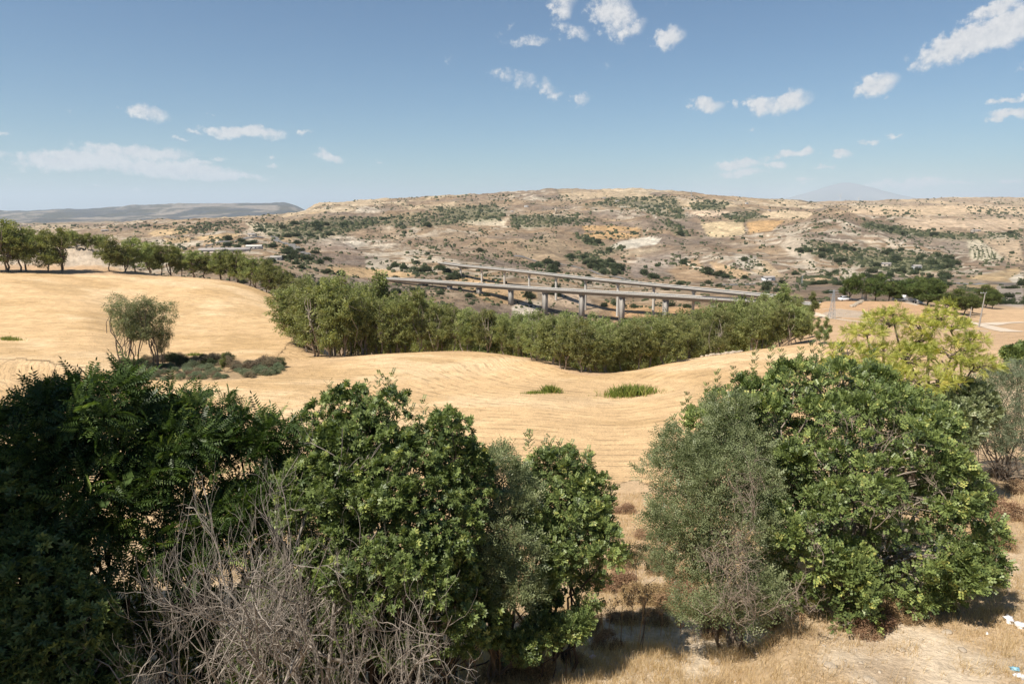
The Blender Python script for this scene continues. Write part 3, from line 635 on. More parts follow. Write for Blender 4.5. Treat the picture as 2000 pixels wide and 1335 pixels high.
def scatter(tV, tF, pos, X, Zh, scale, rng, tint=None, spread=.25):
    """copies of a template (X along the stem, Z its face normal) merged into one array set"""
    X = unit(X); Y = unit(np.cross(Zh, X)); Z = np.cross(X, Y); n = len(pos)
    s = np.broadcast_to(np.asarray(scale, float), (n,))
    V = pos[:, None]+s[:, None, None]*(tV[None, :, 0:1]*X[:, None]+tV[None, :, 1:2]*Y[:, None]+tV[None, :, 2:3]*Z[:, None])
    F = tF[None]+(np.arange(n)*len(tV))[:, None, None]
    if tint is None: tint = rng.random(n)
    nl = len(tF); per = len(tV)//nl if len(tV) % nl == 0 else len(tV)
    tt = np.clip(np.repeat(tint, len(tV))+np.repeat(rng.normal(size=n*len(tV)//per)*spread, per), 0, 1)
    return V.reshape(-1, 3), F.reshape(-1, tF.shape[1]), tt
def kite(L=1, w=.4, fold=.0, x0=0, ang=0, z=0, droop=0, y0=0, base=.45, tip=.5):
    """leaflet: quad, long axis at angle ang in the XY plane"""
    P = np.array([[0, 0, 0], [L*base, w/2, fold], [L, 0, -droop], [L*tip, -w/2, fold]])
    c, s = math.cos(ang), math.sin(ang); R = np.array([[c, -s, 0], [s, c, 0], [0, 0, 1]])
    return P@R.T+np.array([x0, y0, z])
def template(parts): return np.concatenate(parts), np.arange(len(parts)*4).reshape(-1, 4)
def t_carob():
    ps = []
    for i in range(3):
        x = .25+i*.3
        for sg in (1, -1): ps.append(kite(.38, .34, .03*sg, x, sg*1.1, .0, .06, base=.6, tip=.6))
    return template(ps)
def t_broad():
    ps = [kite(.8, .34, .03, 0.1, a, 0, .12, base=.55, tip=.55) for a in (0, .9, -.9, 1.9, -1.9)]
    return template(ps)
def t_ail(pairs=9):
    ps = []
    for i in range(pairs):
        x = .14+i*.86/pairs; z = -.35*x*x; L = .26*(1-.35*abs(i/pairs-.4))
        for sg in (1, -1): ps.append(kite(L, .075, .0, x, sg*1.25, z, .09, base=.35, tip=.4))
    ps.append(kite(.2, .07, 0, 1.0, 0, -.36, .08)); return template(ps)
def t_olive():
    ps = []
    for i in range(6):
        x = .1+i*.16
        ps.append(kite(.36, .115, .0, x, .8*(1 if i % 2 else -1), .06*((i*37) % 5-2), -.04))
    return template(ps)
def t_clump(n=10, seed=0, w=.3, L=.62):
    r = np.random.default_rng(seed); ps = []
    for i in range(n):
        q = kite(L*r.uniform(.7, 1.2), w*r.uniform(.7, 1.3), 0, 0, 0); d = unit(r.normal(size=3)+np.array([.2, 0, .1])); o = unit(np.cross(d, r.normal(size=3))); b = np.cross(d, o)
        ps.append(q[:, :1]*d+q[:, 1:2]*o+q[:, 2:]*b+r.normal(size=3)*.35)
    return template(ps)
TPL = {'carob': t_carob(), 'broad': t_broad(), 'ail': t_ail(), 'ail_small': t_ail(8), 'olive': t_olive(), 'clump': t_clump(), 'clump2': t_clump(12, 3, .16, .75)}

def leaves(lobes, kind, nclus, per, size, rng, inner=.35, amp=.2, up=.45, rosr=.5, flo=-.7, sp=.25, depth=.15, freq=2.2, clump=None, loose=.15):
    tV, tF = TPL[kind]; out = []
    if clump:                            # leaf clusters gather on protruding bough ends, leaving gaps between them
        K, rc = clump; kc, kn = crown_pts(lobes, K, rng, amp, freq, depth, flo); sz = rng.uniform(.5, 1.6, len(kc)); w = sz**2
        pk = rng.choice(len(kc), size=nclus, p=w/w.sum()); d = unit(rng.normal(size=(nclus, 3))+kn[pk]*.9+np.array([0, 0, .3]))
        c = kc[pk]+d*(rc*sz[pk]*rng.uniform(.6, 1.05, nclus))[:, None]*np.array([1, 1, .8]); nn = unit(d+kn[pk]*.4)
        nl_ = int(nclus*loose); c3, n3 = crown_pts(lobes, nl_, rng, amp, freq, depth+.1, flo); c = np.concatenate([c, c3]); nn = np.concatenate([nn, n3]); n = len(c)
    else:
        c, nn = crown_pts(lobes, nclus, rng, amp, freq, depth, flo); n = len(c)
    pos = np.repeat(c, per, 0); nr_ = np.repeat(nn, per, 0); m = len(pos); rnd = unit(rng.normal(size=(m, 3)))
    X = unit(nr_*.65+np.array([0, 0, up])+rnd*.95); Zh = unit(np.array([0, 0, .8])+nr_*.6+rng.normal(size=(m, 3))*.55)
    pos = pos+rnd*size*rosr*rng.random((m, 1))
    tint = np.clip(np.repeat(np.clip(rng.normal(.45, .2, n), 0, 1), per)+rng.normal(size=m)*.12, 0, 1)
    out.append(scatter(tV, tF, pos, X, Zh, size*rng.uniform(.75, 1.25, m), rng, tint, sp*.5))
    if inner > 0:                       # leaves further in, tinted darker to paint in the crown's inner shade
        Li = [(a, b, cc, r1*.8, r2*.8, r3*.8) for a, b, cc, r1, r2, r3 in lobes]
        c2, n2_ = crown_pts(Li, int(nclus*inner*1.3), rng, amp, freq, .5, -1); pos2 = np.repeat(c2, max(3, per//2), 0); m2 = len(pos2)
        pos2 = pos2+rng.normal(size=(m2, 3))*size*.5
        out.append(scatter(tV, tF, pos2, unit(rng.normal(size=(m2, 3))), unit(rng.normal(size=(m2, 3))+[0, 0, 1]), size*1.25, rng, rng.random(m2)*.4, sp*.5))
    V = []; F = []; T = []; o = 0
    for v, f, t in out: V.append(v); F.append(f+o); T.append(t); o += len(v)
    return np.concatenate(V), np.concatenate(F), np.concatenate(T), c
def limb(a, b, rng, r0, r1, k=6, wob=.12, sag=0.0):
    t = np.linspace(0, 1, k)[:, None]; P = a+(b-a)*t; L = np.linalg.norm(b-a)
    off = np.cumsum(rng.normal(size=(k, 3)), 0)*wob*L/k; off -= t*off[-1]; P = P+off; P[:, 2] += (np.sin(t[:, 0]*math.pi))*sag*L
    return P, np.linspace(r0, r1, k)
def limbs(base, lobes, tips, rng, r0, ntips=40, nstem=1, spread=.15, n=6, lean=0.0):
    mb = MB(); base = np.array(base, float); L = np.array(lobes)
    for s in range(nstem):
        b0 = base+np.array([rng.normal()*spread, rng.normal()*spread, -.25])
        for j in range(len(L)):
            if nstem > 1 and rng.random() < .35 and j: continue
            tgt = L[j, :3]+rng.normal(size=3)*L[j, 3:6]*.15-np.array([0, 0, L[j, 5]*.3]); P, R = limb(b0, tgt, rng, r0/(1+.5*(nstem > 1)), r0*.3, 8, .35, .03); mb.tube(P, R, n)
    if len(tips):
        pick = rng.choice(len(tips), size=min(ntips, len(tips)), replace=False)
        for i in pick:
            t = tips[i]; j = np.argmin(np.linalg.norm((t-L[:, :3])/L[:, 3:6], axis=1)); st = L[j, :3]-np.array([0, 0, L[j, 5]*.35])
            P, R = limb(st, t, rng, r0*.28, r0*.05, 5, .35, .05); mb.tube(P, R, 4)
    return mb
def plant(name, label, cat, lobes, base, kind, mat, bark, nclus, per, size, seed, r0=.07, ntips=60, nstem=3, group=None, fullname='crown', **kw):
    rng = np.random.default_rng(seed); base = np.array(base, float)
    Lr = [(a-base[0], b-base[1], c-base[2], r1, r2, r3) for a, b, c, r1, r2, r3 in lobes]
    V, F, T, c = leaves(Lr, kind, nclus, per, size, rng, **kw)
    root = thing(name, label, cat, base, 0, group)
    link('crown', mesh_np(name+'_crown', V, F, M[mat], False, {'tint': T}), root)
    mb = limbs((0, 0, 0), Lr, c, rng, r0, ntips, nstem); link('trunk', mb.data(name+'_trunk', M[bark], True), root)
    return root
def wl(px, py, Y, *r):                 # lobe centre seen at px,py at distance Y
    p = world(px, py, Y); r = r if len(r) == 3 else (r[0], r[0], r[0]); return (p[0], p[1], p[2], *r)
def gp(x, y): return np.array([x, y, zat(x, y)])

def bare_branches(base, rng, H, r0, nstem, spread, depth=5, up=.5, mbs=None, nside=4, curl=.25, norm=False):
    mb = mbs or MB()
    def grow(p, d, L, r, lv):
        k = 4; P = [p]; dd = d
        for i in range(k):
            dd = unit(dd+rng.normal(size=3)*curl+np.array([0, 0, up*.12])); P.append(P[-1]+dd*L/k)
        mb.tube(np.array(P), np.linspace(r, r*.62, k+1), 5 if r > .02 else 3)
        if r < .0028: return
        if lv <= 0: return
        for c in range(rng.integers(2, 4)+(1 if lv > 2 else 0)):
            i = rng.integers(1, k+1); nd_ = unit(dd*.8+rng.normal(size=3)*.62+np.array([0, 0, up*.35])); grow(P[i], nd_, L*rng.uniform(.55, .8), r*rng.uniform(.45, .62), lv-1)
    for s in range(nstem):
        a = rng.random()*6.28; q = np.array([math.cos(a), math.sin(a), 0])*spread*rng.random()
        grow(np.array(base)+q*.4, unit(q*.6/max(spread, .1)+np.array([0, 0, 1.0])), H*rng.uniform(.3, .42), r0*rng.uniform(.6, 1), depth-1)
    if norm:
        zt = np.percentile(np.concatenate([v[:, 2] for v in mb.V]), 99); k = H/zt
        for v in mb.V: v[:, 2] *= k
    return mb
print('machinery', time.time()-T0)

# ------------------------------------------------------------------ buildings by the viewpoint (unseen tall house added to shade the left foreground)
def houses():
    r = thing('terrace_building', 'plastered terrace building under the viewpoint', 'building', (0, -6.6, -8.5))
    b = MB(); b.box((0, 0, 3.4), (26, 11, 6.8)); link('wall', b.data('terrace_wall', M['wallp']), r)
    b = MB(); b.box((0, 0, 6.88), (26.4, 11.4, .15)); link('roof', b.data('terrace_roof', M['concrete']), r)
    r = thing('tall_house', 'unseen tall house added left of the viewpoint to shade the slope', 'building', HOUSE_LOC, HOUSE_ROT)
    b = MB(); b.box((0, 0, HOUSE_H/2), (HOUSE_W, 14, HOUSE_H)); link('wall', b.data('tall_house_wall', M['wallp']), r)
    b = MB(); b.box((0, 0, HOUSE_H+.08), (HOUSE_W+.8, 14.8, .16)); link('roof', b.data('tall_house_roof', M['roof']), r)
HOUSE_LOC = (-20.0, 4.0, -9.2); HOUSE_ROT = math.radians(0); HOUSE_H = 18.2; HOUSE_W = 10.0
houses()

# ------------------------------------------------------------------ foreground plants
# big carob on the right
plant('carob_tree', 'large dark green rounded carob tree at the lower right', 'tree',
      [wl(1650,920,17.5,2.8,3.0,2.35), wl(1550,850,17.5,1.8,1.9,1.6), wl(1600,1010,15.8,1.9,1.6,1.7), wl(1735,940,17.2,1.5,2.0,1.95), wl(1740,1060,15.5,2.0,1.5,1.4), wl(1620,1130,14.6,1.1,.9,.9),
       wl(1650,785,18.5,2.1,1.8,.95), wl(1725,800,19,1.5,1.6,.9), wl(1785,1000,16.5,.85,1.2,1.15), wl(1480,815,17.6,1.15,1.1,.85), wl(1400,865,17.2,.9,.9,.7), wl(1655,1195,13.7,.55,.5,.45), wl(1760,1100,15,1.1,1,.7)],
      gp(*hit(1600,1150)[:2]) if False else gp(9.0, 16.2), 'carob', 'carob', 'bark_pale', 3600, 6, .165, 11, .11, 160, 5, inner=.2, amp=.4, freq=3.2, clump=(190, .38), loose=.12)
def spires(name, label, pts, kind, mat, size, seed, parent=None):
    """upright leafy shoots that stand out of a crown"""
    rng = np.random.default_rng(seed); tV, tF = TPL[kind]; Ps = []; Xs = []; mb = MB()
    for p, h in pts:
        p = np.array(p); h = h*1.45; n = int(13*h/.5); t = np.linspace(0, 1, n); ax = unit(np.array([rng.normal()*.12, rng.normal()*.12, 1.0]))
        q = p+ax*h*t[:, None]; a = t*n*2.4; o = np.stack([np.cos(a), np.sin(a), .95+0*a], 1); Ps.append(q); Xs.append(unit(o)); mb.tube(np.array([p, p+ax*h*.5, p+ax*h]), [.012, .008, .004], 3)
    Ps = np.concatenate(Ps); Xs = np.concatenate(Xs)
    V, F, T = scatter(tV, tF, Ps, Xs, np.zeros_like(Xs)+[0, 0, 1.], size, rng, None, .15)
    link('shoots', mesh_np(name, V, F, M[mat], False, {'tint': T*.6}), parent, kind='stuff')
def rel(root, pts): return [((world(a, b, Y)-np.array(root.location)), h) for a, b, Y, h in pts]
ce = bpy.data.objects['carob_tree']
spires('carob_shoots', '', rel(ce, [(1400,770,18.5,.45),(1335,830,18.3,.4),(1310,845,18.2,.35),(1380,790,18.4,.4),(1470,735,18.4,.5),(1500,725,18.4,.45),(1590,715,18.8,.5),(1600,700,18.8,.6),(1560,720,18.8,.4),(1640,712,19,.4),(1345,810,18.3,.4),(1700,715,19,.4),(1430,760,18.5,.4),(1530,725,18.4,.4)]), 'carob', 'carob', .15, 5, ce)
# bare sticks inside the carob
rng = np.random.default_rng(77); mb = MB()
for (a, b, Y, h) in ((1500,1190,13.6,1.3),(1530,1195,13.2,1.2),(1575,1185,13.1,.9),(1560,1180,13.4,1.0),(1700,1030,14.0,.9),(1760,1010,14.4,.9),(1720,880,14.7,.8),(1850,980,15,1.0),(1590,1060,13.9,.8),(1660,840,15.0,.7)):
    bare_branches(world(a, b, Y)-np.array(ce.location), rng, h*1.3, .02, 2, .3, 4, .1, mb, curl=.3)
link('bare_twigs', mb.data('carob_twigs', M['twig'], True), ce, kind='stuff')

# olive left of it
od = plant('olive_tree', 'grey-green olive tree leaning on the big carob, with dry twigs below', 'tree',
      [wl(1400,950,15.6,1.2,1.4,1.05), wl(1355,970,15.4,.8,1.2,1.0), wl(1330,900,16,.5,.7,.7), wl(1440,850,16.2,.8,.9,.75), wl(1335,1040,15,.65,.8,.65), wl(1410,1060,14.6,.95,.9,1.1), wl(1430,1150,13.8,.7,.7,.65), wl(1445,1195,13.4,.55,.5,.35), wl(1385,1165,13.8,.5,.5,.4)],
      gp(*(world(1430,1190,14.2)[:2])), 'olive', 'olive', 'bark', 2200, 5, .19, 21, .05, 200, 2, inner=.2, amp=.42, freq=3.4, clump=(120, .36), loose=.25)
mb = MB(); rng = np.random.default_rng(78)
for (a, b, Y, h) in ((1440,1090,13.6,1.5),(1440,1215,12.9,1.2),(1400,1205,13.0,1.0),(1475,1200,13.0,1.1),(1420,1130,13.2,1.4),(1470,1010,13.9,1.5),(1420,1180,13.2,1.3),(1450,1170,13.2,1.3),(1490,960,14.2,1.0),(1400,1120,13.3,1.1),(1465,1120,13.5,1.3)):
    bare_branches(world(a, b, Y)-np.array(od.location), rng, h*1.25, .018, 4, .5, 4, .05, mb, curl=.26)
link('dry_twigs', mb.data('olive_twigs', M['twig'], True), od, kind='stuff')

# centre group
ca = plant('mastic_bush', 'tall glossy dark green bush behind the bare branches, left of centre', 'tree',
      [wl(720,860,12.8,.85,.9,.85), wl(660,850,13.2,.55,.7,.75), wl(840,900,12.4,.75,.8,.95), wl(780,960,12,1.0,.9,.9), wl(860,1020,11.6,.7,.7,.9), wl(640,960,12.6,.9,.9,.9), wl(820,1120,11,.75,.7,.75), wl(890,950,12.6,.45,.5,.7), wl(720,1080,11.6,1.0,.8,1.0), wl(875,1150,11.2,.42,.5,.6)],
      gp(*(world(760,1200,11.8)[:2])), 'broad', 'carob_dark', 'bark_dark', 2600, 5, .10, 31, .06, 120, 5, inner=.4, amp=.42, freq=3.4, clump=(170, .26), loose=.15)
spires('mastic_shoots', '', rel(ca, [(750,800,12.6,.4),(768,790,12.6,.38),(700,810,12.8,.35),(640,815,13,.3),(665,800,13,.3),(730,830,12.6,.3),(785,815,12.6,.3),(830,825,12.4,.3),(850,835,12.4,.25),(900,880,12.4,.25),(912,885,12.4,.2),(690,805,12.8,.28),(655,790,13,.35),(610,870,13,.3),(735,785,12.6,.4),(795,830,12.5,.35),(870,850,12.4,.3),(885,865,12.4,.3),(770,770,12.6,.3),(715,800,12.8,.4),(810,840,12.5,.3),(625,850,13,.3)]), 'carob', 'carob_dark', .11, 6, ca)
plant('olive_bush', 'narrow grey-green olive bush in the middle of the centre thicket', 'bush',
      [wl(960,980,13.2,.65,.7,1.0), wl(1000,1060,12.6,.6,.6,.7), wl(940,1080,12.4,.6,.6,.8), wl(990,1120,12.2,.45,.5,.5), wl(960,925,13.6,.4,.4,.4)],
      gp(*(world(970,1230,12.6)[:2])), 'olive', 'olive', 'bark', 1000, 5, .17, 41, .05, 90, 4, inner=.3, amp=.4, freq=3.5, clump=(60, .28), loose=.25)
cc_ = plant('carob_sapling', 'bright green young carob at the right end of the centre thicket', 'tree',
      [wl(1095,985,14,.8,.9,.8), wl(1145,1005,13.8,.5,.7,.6), wl(1060,940,14.2,.5,.5,.5), wl(1115,1060,13.2,.65,.7,.55), wl(1165,1075,13,.38,.5,.42), wl(1070,1110,13.0,.42,.5,.35), wl(1150,1130,13.4,.36,.45,.26), wl(1105,925,14.2,.42,.5,.35)],
      gp(*(world(1110,1190,13.4)[:2])), 'carob', 'carob', 'bark_dark', 1300, 6, .115, 51, .04, 60, 1, inner=.4, amp=.4, freq=3.2, clump=(80, .25), loose=.15)
spires('sapling_shoots', '', rel(cc_, [(1030,885,14,.3),(1065,900,14,.3),(1095,900,14,.32),(1115,905,14,.32),(1150,915,14,.3),(1035,870,14,.2),(1075,885,14,.25),(1010,930,14,.25)]), 'carob', 'carob', .13, 7, cc_)
plant('low_bush', 'low pale green bush at the foot of the thicket beside tall dry stalks', 'bush',
      [wl(1110,1225,12.4,.35,.35,.2), wl(1060,1235,12.3,.4,.4,.3), wl(1020,1265,12,.35,.35,.3), wl(1135,1210,12.5,.22,.25,.15)], gp(*(world(1080,1270,12.3)[:2])), 'carob', 'carob', 'bark_dark', 330, 6, .11, 61, .025, 30, 2, inner=.4)
plant('dark_bush', 'dark shaded bush under the thicket behind the bare branches', 'bush',
      [wl(900,1200,11.8,.9,.8,.8), wl(955,1210,12,.4,.45,.5), wl(800,1230,11.6,.8,.7,.8), wl(700,1210,11.8,1.0,.8,.9), wl(560,1150,12.2,.9,.8,.9), wl(950,1120,12.8,.6,.6,.8), wl(1060,1165,13.0,.4,.5,.4)], gp(*(world(850,1300,12)[:2])), 'broad', 'carob_dark', 'bark_dark', 1500, 5, .11, 62, .03, 60, 3, inner=.4)

plant('dark_fill_bush', 'low undergrowth added to darken the bottom left behind the bare branches', 'bush',  # bush put in to fill the shaded gap with dark foliage
      [wl(300,1250,11.6,.7,.6,.6), wl(420,1265,11.7,.8,.6,.6), wl(530,1285,11.5,.7,.6,.6), wl(380,1190,12.6,.6,.6,.5), wl(230,1230,11.6,.6,.6,.5), wl(640,1290,11.6,.7,.6,.6)], gp(*(world(420,1320,11.9)[:2])), 'broad', 'carob_dark', 'bark_dark', 900, 5, .12, 63, .025, 40, 3, inner=.2, amp=.4)
# tree of heaven group on the left
A1 = plant('tree_of_heaven', 'tall dark tree with long feathery leaves at the far left', 'tree',
      [wl(170,800,12.4,.95,.9,.42), wl(60,860,12,.9,.9,.45), wl(240,860,12.6,.9,.8,.42), wl(130,930,11.8,1.3,1.0,.40), wl(20,960,11.4,.8,.8,.4), wl(230,1000,11.8,.7,.7,.35), wl(80,1060,11,.9,.8,.4), wl(280,930,12.2,.6,.6,.3), wl(160,1130,11,.7,.6,.3), wl(200,770,12.6,.6,.6,.3), wl(110,790,12.5,.5,.5,.25), wl(270,1080,11.4,.5,.5,.25)],
      gp(*(world(170,1330,11.6)[:2])), 'ail', 'ailanthus', 'bark_dark', 280, 8, .42, 71, .06, 100, 3, inner=.35, amp=.25, up=.2, rosr=.12, flo=-.35)
A2 = plant('tree_of_heaven', 'dark tree with long feathery leaves rising behind the bare branches', 'tree',
      [wl(370,860,13,.75,.8,.38), wl(440,890,13.2,.9,.8,.40), wl(330,930,12.6,.9,.8,.36), wl(480,980,12.8,.7,.7,.32), wl(380,1030,12.2,.7,.7,.3), wl(300,820,13.4,.5,.5,.3), wl(430,1080,12,.6,.6,.25), wl(330,1110,11.8,.5,.5,.25), wl(400,800,13.4,.5,.5,.25), wl(350,780,13.6,.35,.35,.2)],
      gp(*(world(400,1330,12)[:2])), 'ail', 'ailanthus', 'bark_dark', 230, 8, .38, 72, .06, 90, 3, inner=.35, amp=.25, up=.2, rosr=.12, flo=-.35)
A3 = plant('tree_of_heaven', 'small feathery-leaved tree with lit yellowish tips, left of the glossy bush', 'tree',
      [wl(530,860,13.6,.5,.5,.33), wl(470,840,14,.4,.4,.25), wl(560,950,13.2,.55,.6,.4), wl(610,900,13.6,.35,.4,.3), wl(540,1050,12.8,.5,.5,.35)],
      gp(*(world(540,1300,12.8)[:2])), 'ail', 'ailanthus', 'bark_dark', 90, 7, .42, 73, .045, 50, 2, inner=.3, amp=.25, up=.3, rosr=.12, flo=-.35)
plant('dark_shrub', 'dense dark shrub filling the bottom left corner', 'bush',
      [wl(50,1130,10.2,.95,.8,.75), wl(120,1230,9.8,.8,.7,.7), wl(0,1000,10.8,.7,.7,.7), wl(20,1290,9.4,.8,.7,.6), wl(180,1320,9.6,.6,.6,.4)], gp(*(world(60,1335,10.3)[:2])), 'broad', 'carob_dark', 'bark_dark', 1300, 5, .12, 74, .05, 60, 4, inner=.4)
plant('thin_tree', 'slender dark tree with sparse upright sprays at the left edge', 'tree',
      [wl(80,790,13,.5,.5,.35), wl(20,830,13,.5,.5,.35), wl(110,760,13.2,.25,.25,.3), wl(120,850,12.8,.4,.4,.4)], gp(*(world(90,1250,12.6)[:2])), 'carob', 'ailanthus', 'bark_dark', 130, 5, .15, 75, .03, 50, 2, inner=.1, depth=.6)

# bare dead shrubs
rng = np.random.default_rng(90)
def bare(label, px, Y, H, r0, nst, spread, seed, cat='shrub', depth=5, name='bare_shrub', curl=.25, up=.5, g='leafless shrubs in front of the thicket'):
    x = (px-1000)/FPX*(Y*math.cos(PITCH)+9.3*math.sin(PITCH)); b = gp(x, Y); r_ = np.random.default_rng(seed)
    mb = bare_branches((0, 0, -.1), r_, H, r0, nst, spread, depth, up, curl=curl, norm=True)
    root = thing(name, label, cat, b, 0, g, mb.data(name, M['dead_wood'], True)); return root
bare('leafless pale shrub with a thick forked trunk, right of the other bare ones', 625, 10.8, 4.9, .062, 3, .5, 101, depth=6)
bare('leafless shrub of curved pale branches spreading toward the grass', 740, 9.6, 2.8, .03, 6, 1.6, 102, depth=6, up=.2)
bare('leafless thin-stemmed shrub in front of the feathery trees', 470, 10.6, 4.6, .036, 4, 1.1, 103, depth=6)
bare('leafless tangled shrub at the bottom edge, left of centre', 570, 9.6, 3.4, .028, 5, 1.2, 104, depth=6, up=.3)
bare('leafless low shrub overhanging the bottom edge beside the dark corner', 360, 10.0, 3.2, .03, 6, 1.0, 105, depth=5)
bare('leafless upright shrub in front of the glossy bush', 700, 10.6, 4.3, .036, 4, 1.0, 106, depth=6)

# yellow-green tree behind the carob
yt = plant('yellow_leaved_tree', 'yellow-green feathery tree rising behind the big carob', 'tree',
      [wl(1735,628,27,.75,.8,.35), wl(1835,622,27,.6,.7,.30), wl(1690,650,26.5,.8,.7,.28), wl(1860,640,26.5,.7,.7,.26), wl(1790,665,27,.6,.7,.25), wl(1655,690,26,.6,.7,.35), wl(1890,665,26,.6,.6,.22), wl(1700,720,25.5,1.2,1,.4), wl(1830,700,26,.9,.9,.3),
       wl(1790,740,25,1.6,1.1,.42), wl(1900,715,25.5,.9,.8,.36), wl(1640,720,25.5,.7,.7,.4), wl(1745,610,27.2,.35,.4,.25), wl(1850,600,27.2,.3,.4,.2), wl(1770,700,26,1.5,1,.45), wl(1860,690,26,1.1,.9,.4), wl(1700,690,26,1.0,.8,.35), wl(1800,640,27,.7,.7,.3)],
      gp(*(world(1765,850,27)[:2])), 'ail_small', 'yellow', 'bark', 720, 6, .26, 81, .10, 220, 1, inner=.0, amp=.35, up=.25, rosr=.25, flo=-.2)
plant('grey_shrub', 'large grey-brown twiggy shrub at the right edge', 'bush', [wl(1960,800,31,1.9,1.8,2.0), wl(2040,830,30,2.0,2,2.2), wl(1925,850,30,.9,1,1.2), wl(1990,740,32,1.2,1.2,.8), wl(1950,760,31.5,1.1,1.0,1.0), wl(1920,800,30.5,.9,.9,1.0)], gp(*(world(1975,900,30)[:2])), 'olive', 'sage', 'bark', 1300, 5, .26, 82, .05, 60, 6, inner=.3, amp=.3)
gs = bpy.data.objects['grey_shrub']; mb = MB()
for k in range(9): bare_branches((rng.normal()*1.2, rng.normal()*1.0-.6, .1), rng, 4.4, .03, 2, .8, 4, .3, mb)
link('dry_twigs', mb.data('grey_shrub_twigs', M['twig'], True), gs, kind='stuff')
plant('green_bush', 'bright green bush at the right edge above the grey shrub', 'bush', [wl(1992,692,38,.8,.8,.5), wl(2030,690,38,1.2,1.0,.7)], gp(*(world(1990,730,38)[:2])), 'broad', 'carob', 'bark', 700, 5, .22, 83, .05, 20, 3, inner=.4)
plant('green_bush', 'grey-green bush between the yellow tree and the grey shrub', 'bush', [wl(1880,790,26,1.2,1.1,1.0), wl(1850,830,25,1.2,1,1.0)], gp(*(world(1875,860,26)[:2])), 'carob', 'olive', 'bark', 400, 6, .22, 84, .05, 30, 3, inner=.4)
plant('wispy_shrub', 'wispy olive shrub low in the gap between the two thickets', 'bush', [wl(1250,1085,14.5,.4,.4,.22), wl(1290,1100,14.2,.4,.4,.22)], gp(*(world(1240,1110,14.4)[:2])), 'olive', 'olive', 'bark', 130, 5, .13, 85, .012, 20, 1, inner=.2, depth=.5)
print('foreground', time.time()-T0)

# ------------------------------------------------------------------ eucalyptus, pines, field trees (shared meshes)
def tree_variant(name, kind, mat, bark, H, R, nl, ncl, per, size, seed, trunkfrac=.28, r0=.16, tier=False, narrow=1.0, lean=.15, nst=1, inner=.5, clump=None):
    rng = np.random.default_rng(seed); lobes = []
    for i in range(nl):
        t = (i+.5)/nl; z = H*(trunkfrac+(1-trunkfrac)*(.12+.80*t)); prof = math.sin(math.pi*min(1, .22+.72*t))**.6 if not tier else (.55+.6*math.sin(math.pi*(.15+.75*t)))
        a = rng.random()*6.28; q = R*prof*rng.uniform(.25, .62); rr = R*rng.uniform(.34, .52)*prof*narrow
        lobes.append((q*math.cos(a)+lean*z*.1, q*math.sin(a), z, rr, rr, rr*(.42 if tier else rng.uniform(.85, 1.25))))
    V, F, T, c = leaves(lobes, kind, ncl, per, size, rng, inner=inner, amp=.4, up=(-.1 if not tier else .3), rosr=.9, flo=-.9, depth=.3, freq=3.2, clump=clump)
    zs = H/np.percentile(V[:, 2], 99.7); V[:, 2] *= zs; lobes = [(a, b, cz*zs, p, q, r_) for a, b, cz, p, q, r_ in lobes]
    crown = mesh_np(name+'_crown', V, F, M[mat], False, {'tint': T})
    mb = MB(); top = np.array([lean*H*.08, 0, H*.82])
    for s in range(nst):
        off = np.array([rng.normal(), rng.normal(), 0])*.12*R*(nst > 1); P_, R_ = limb(off+[0, 0, -.5], top+off*2.2, rng, r0, r0*.25, 9, .25); mb.tube(P_, R_, 7)
        for L_ in lobes:
            if rng.random() > 1.3/nst: continue
            k = rng.integers(2, 6); t = np.array(L_[:3]); Pb, Rb = limb(P_[k], t, rng, r0*.45, r0*.12, 5, .3, .05); mb.tube(Pb, Rb, 5)
            for c_ in range(3):
                Pc, Rc = limb(t, t+rng.normal(size=3)*np.array(L_[3:6])*.8, rng, r0*.14, r0*.04, 3, .2); mb.tube(Pc, Rc, 3)
    trunk = mb.data(name+'_trunk', M[bark], True)
    return crown, trunk
EUC = [tree_variant('eucalyptus%d' % i, 'clump', 'euc', 'bark_pale', 12, 3.6+.5*(i % 3), 13+2*(i % 3), 330, 2, .48, 200+i, .10+.05*(i % 3), .17, lean=(-1)**i*.5, nst=1+(i % 2), clump=(60, .85), inner=.3) for i in range(6)]
EUCR = [tree_variant('row_eucalyptus%d' % i, 'clump', 'euc', 'bark', 12, 3.9, 13, 330, 2, .5, 230+i, .18, .2, lean=(-1)**i*.4, nst=1+(i % 2), clump=(46, .9), inner=.3) for i in range(4)]
PIN = [tree_variant('pine%d' % i, 'clump', 'pine', 'bark_dark', 10, 4.4, 12, 330, 2, .5, 260+i, .18, .2, tier=True, lean=.2, clump=(50, .8), inner=.3) for i in range(3)]
SLIM = tree_variant('slim_eucalyptus', 'clump', 'euc', 'bark', 9, 1.7, 9, 150, 3, .34, 281, .1, .08)
def put_tree(name, cat, label, group, var, loc, H, wid=1.0, rz=0, baseH=12.0):
    root = thing(name, label, cat, loc, rz, group); s = H/baseH; root.scale = (s*wid, s*wid, s)
    link('crown', var[0], root); link('trunk', var[1], root); return root
rng = np.random.default_rng(7)
ORD = ['first', 'second', 'third', 'fourth', 'fifth', 'sixth', 'seventh', 'eighth', 'ninth', 'tenth', 'eleventh', 'twelfth', 'thirteenth', 'fourteenth', 'fifteenth', 'sixteenth', 'seventeenth', 'eighteenth', 'nineteenth', 'twentieth', 'twenty-first', 'twenty-second', 'twenty-third', 'twenty-fourth', 'twenty-fifth', 'twenty-sixth', 'twenty-seventh', 'twenty-eighth', 'twenty-ninth', 'thirtieth']
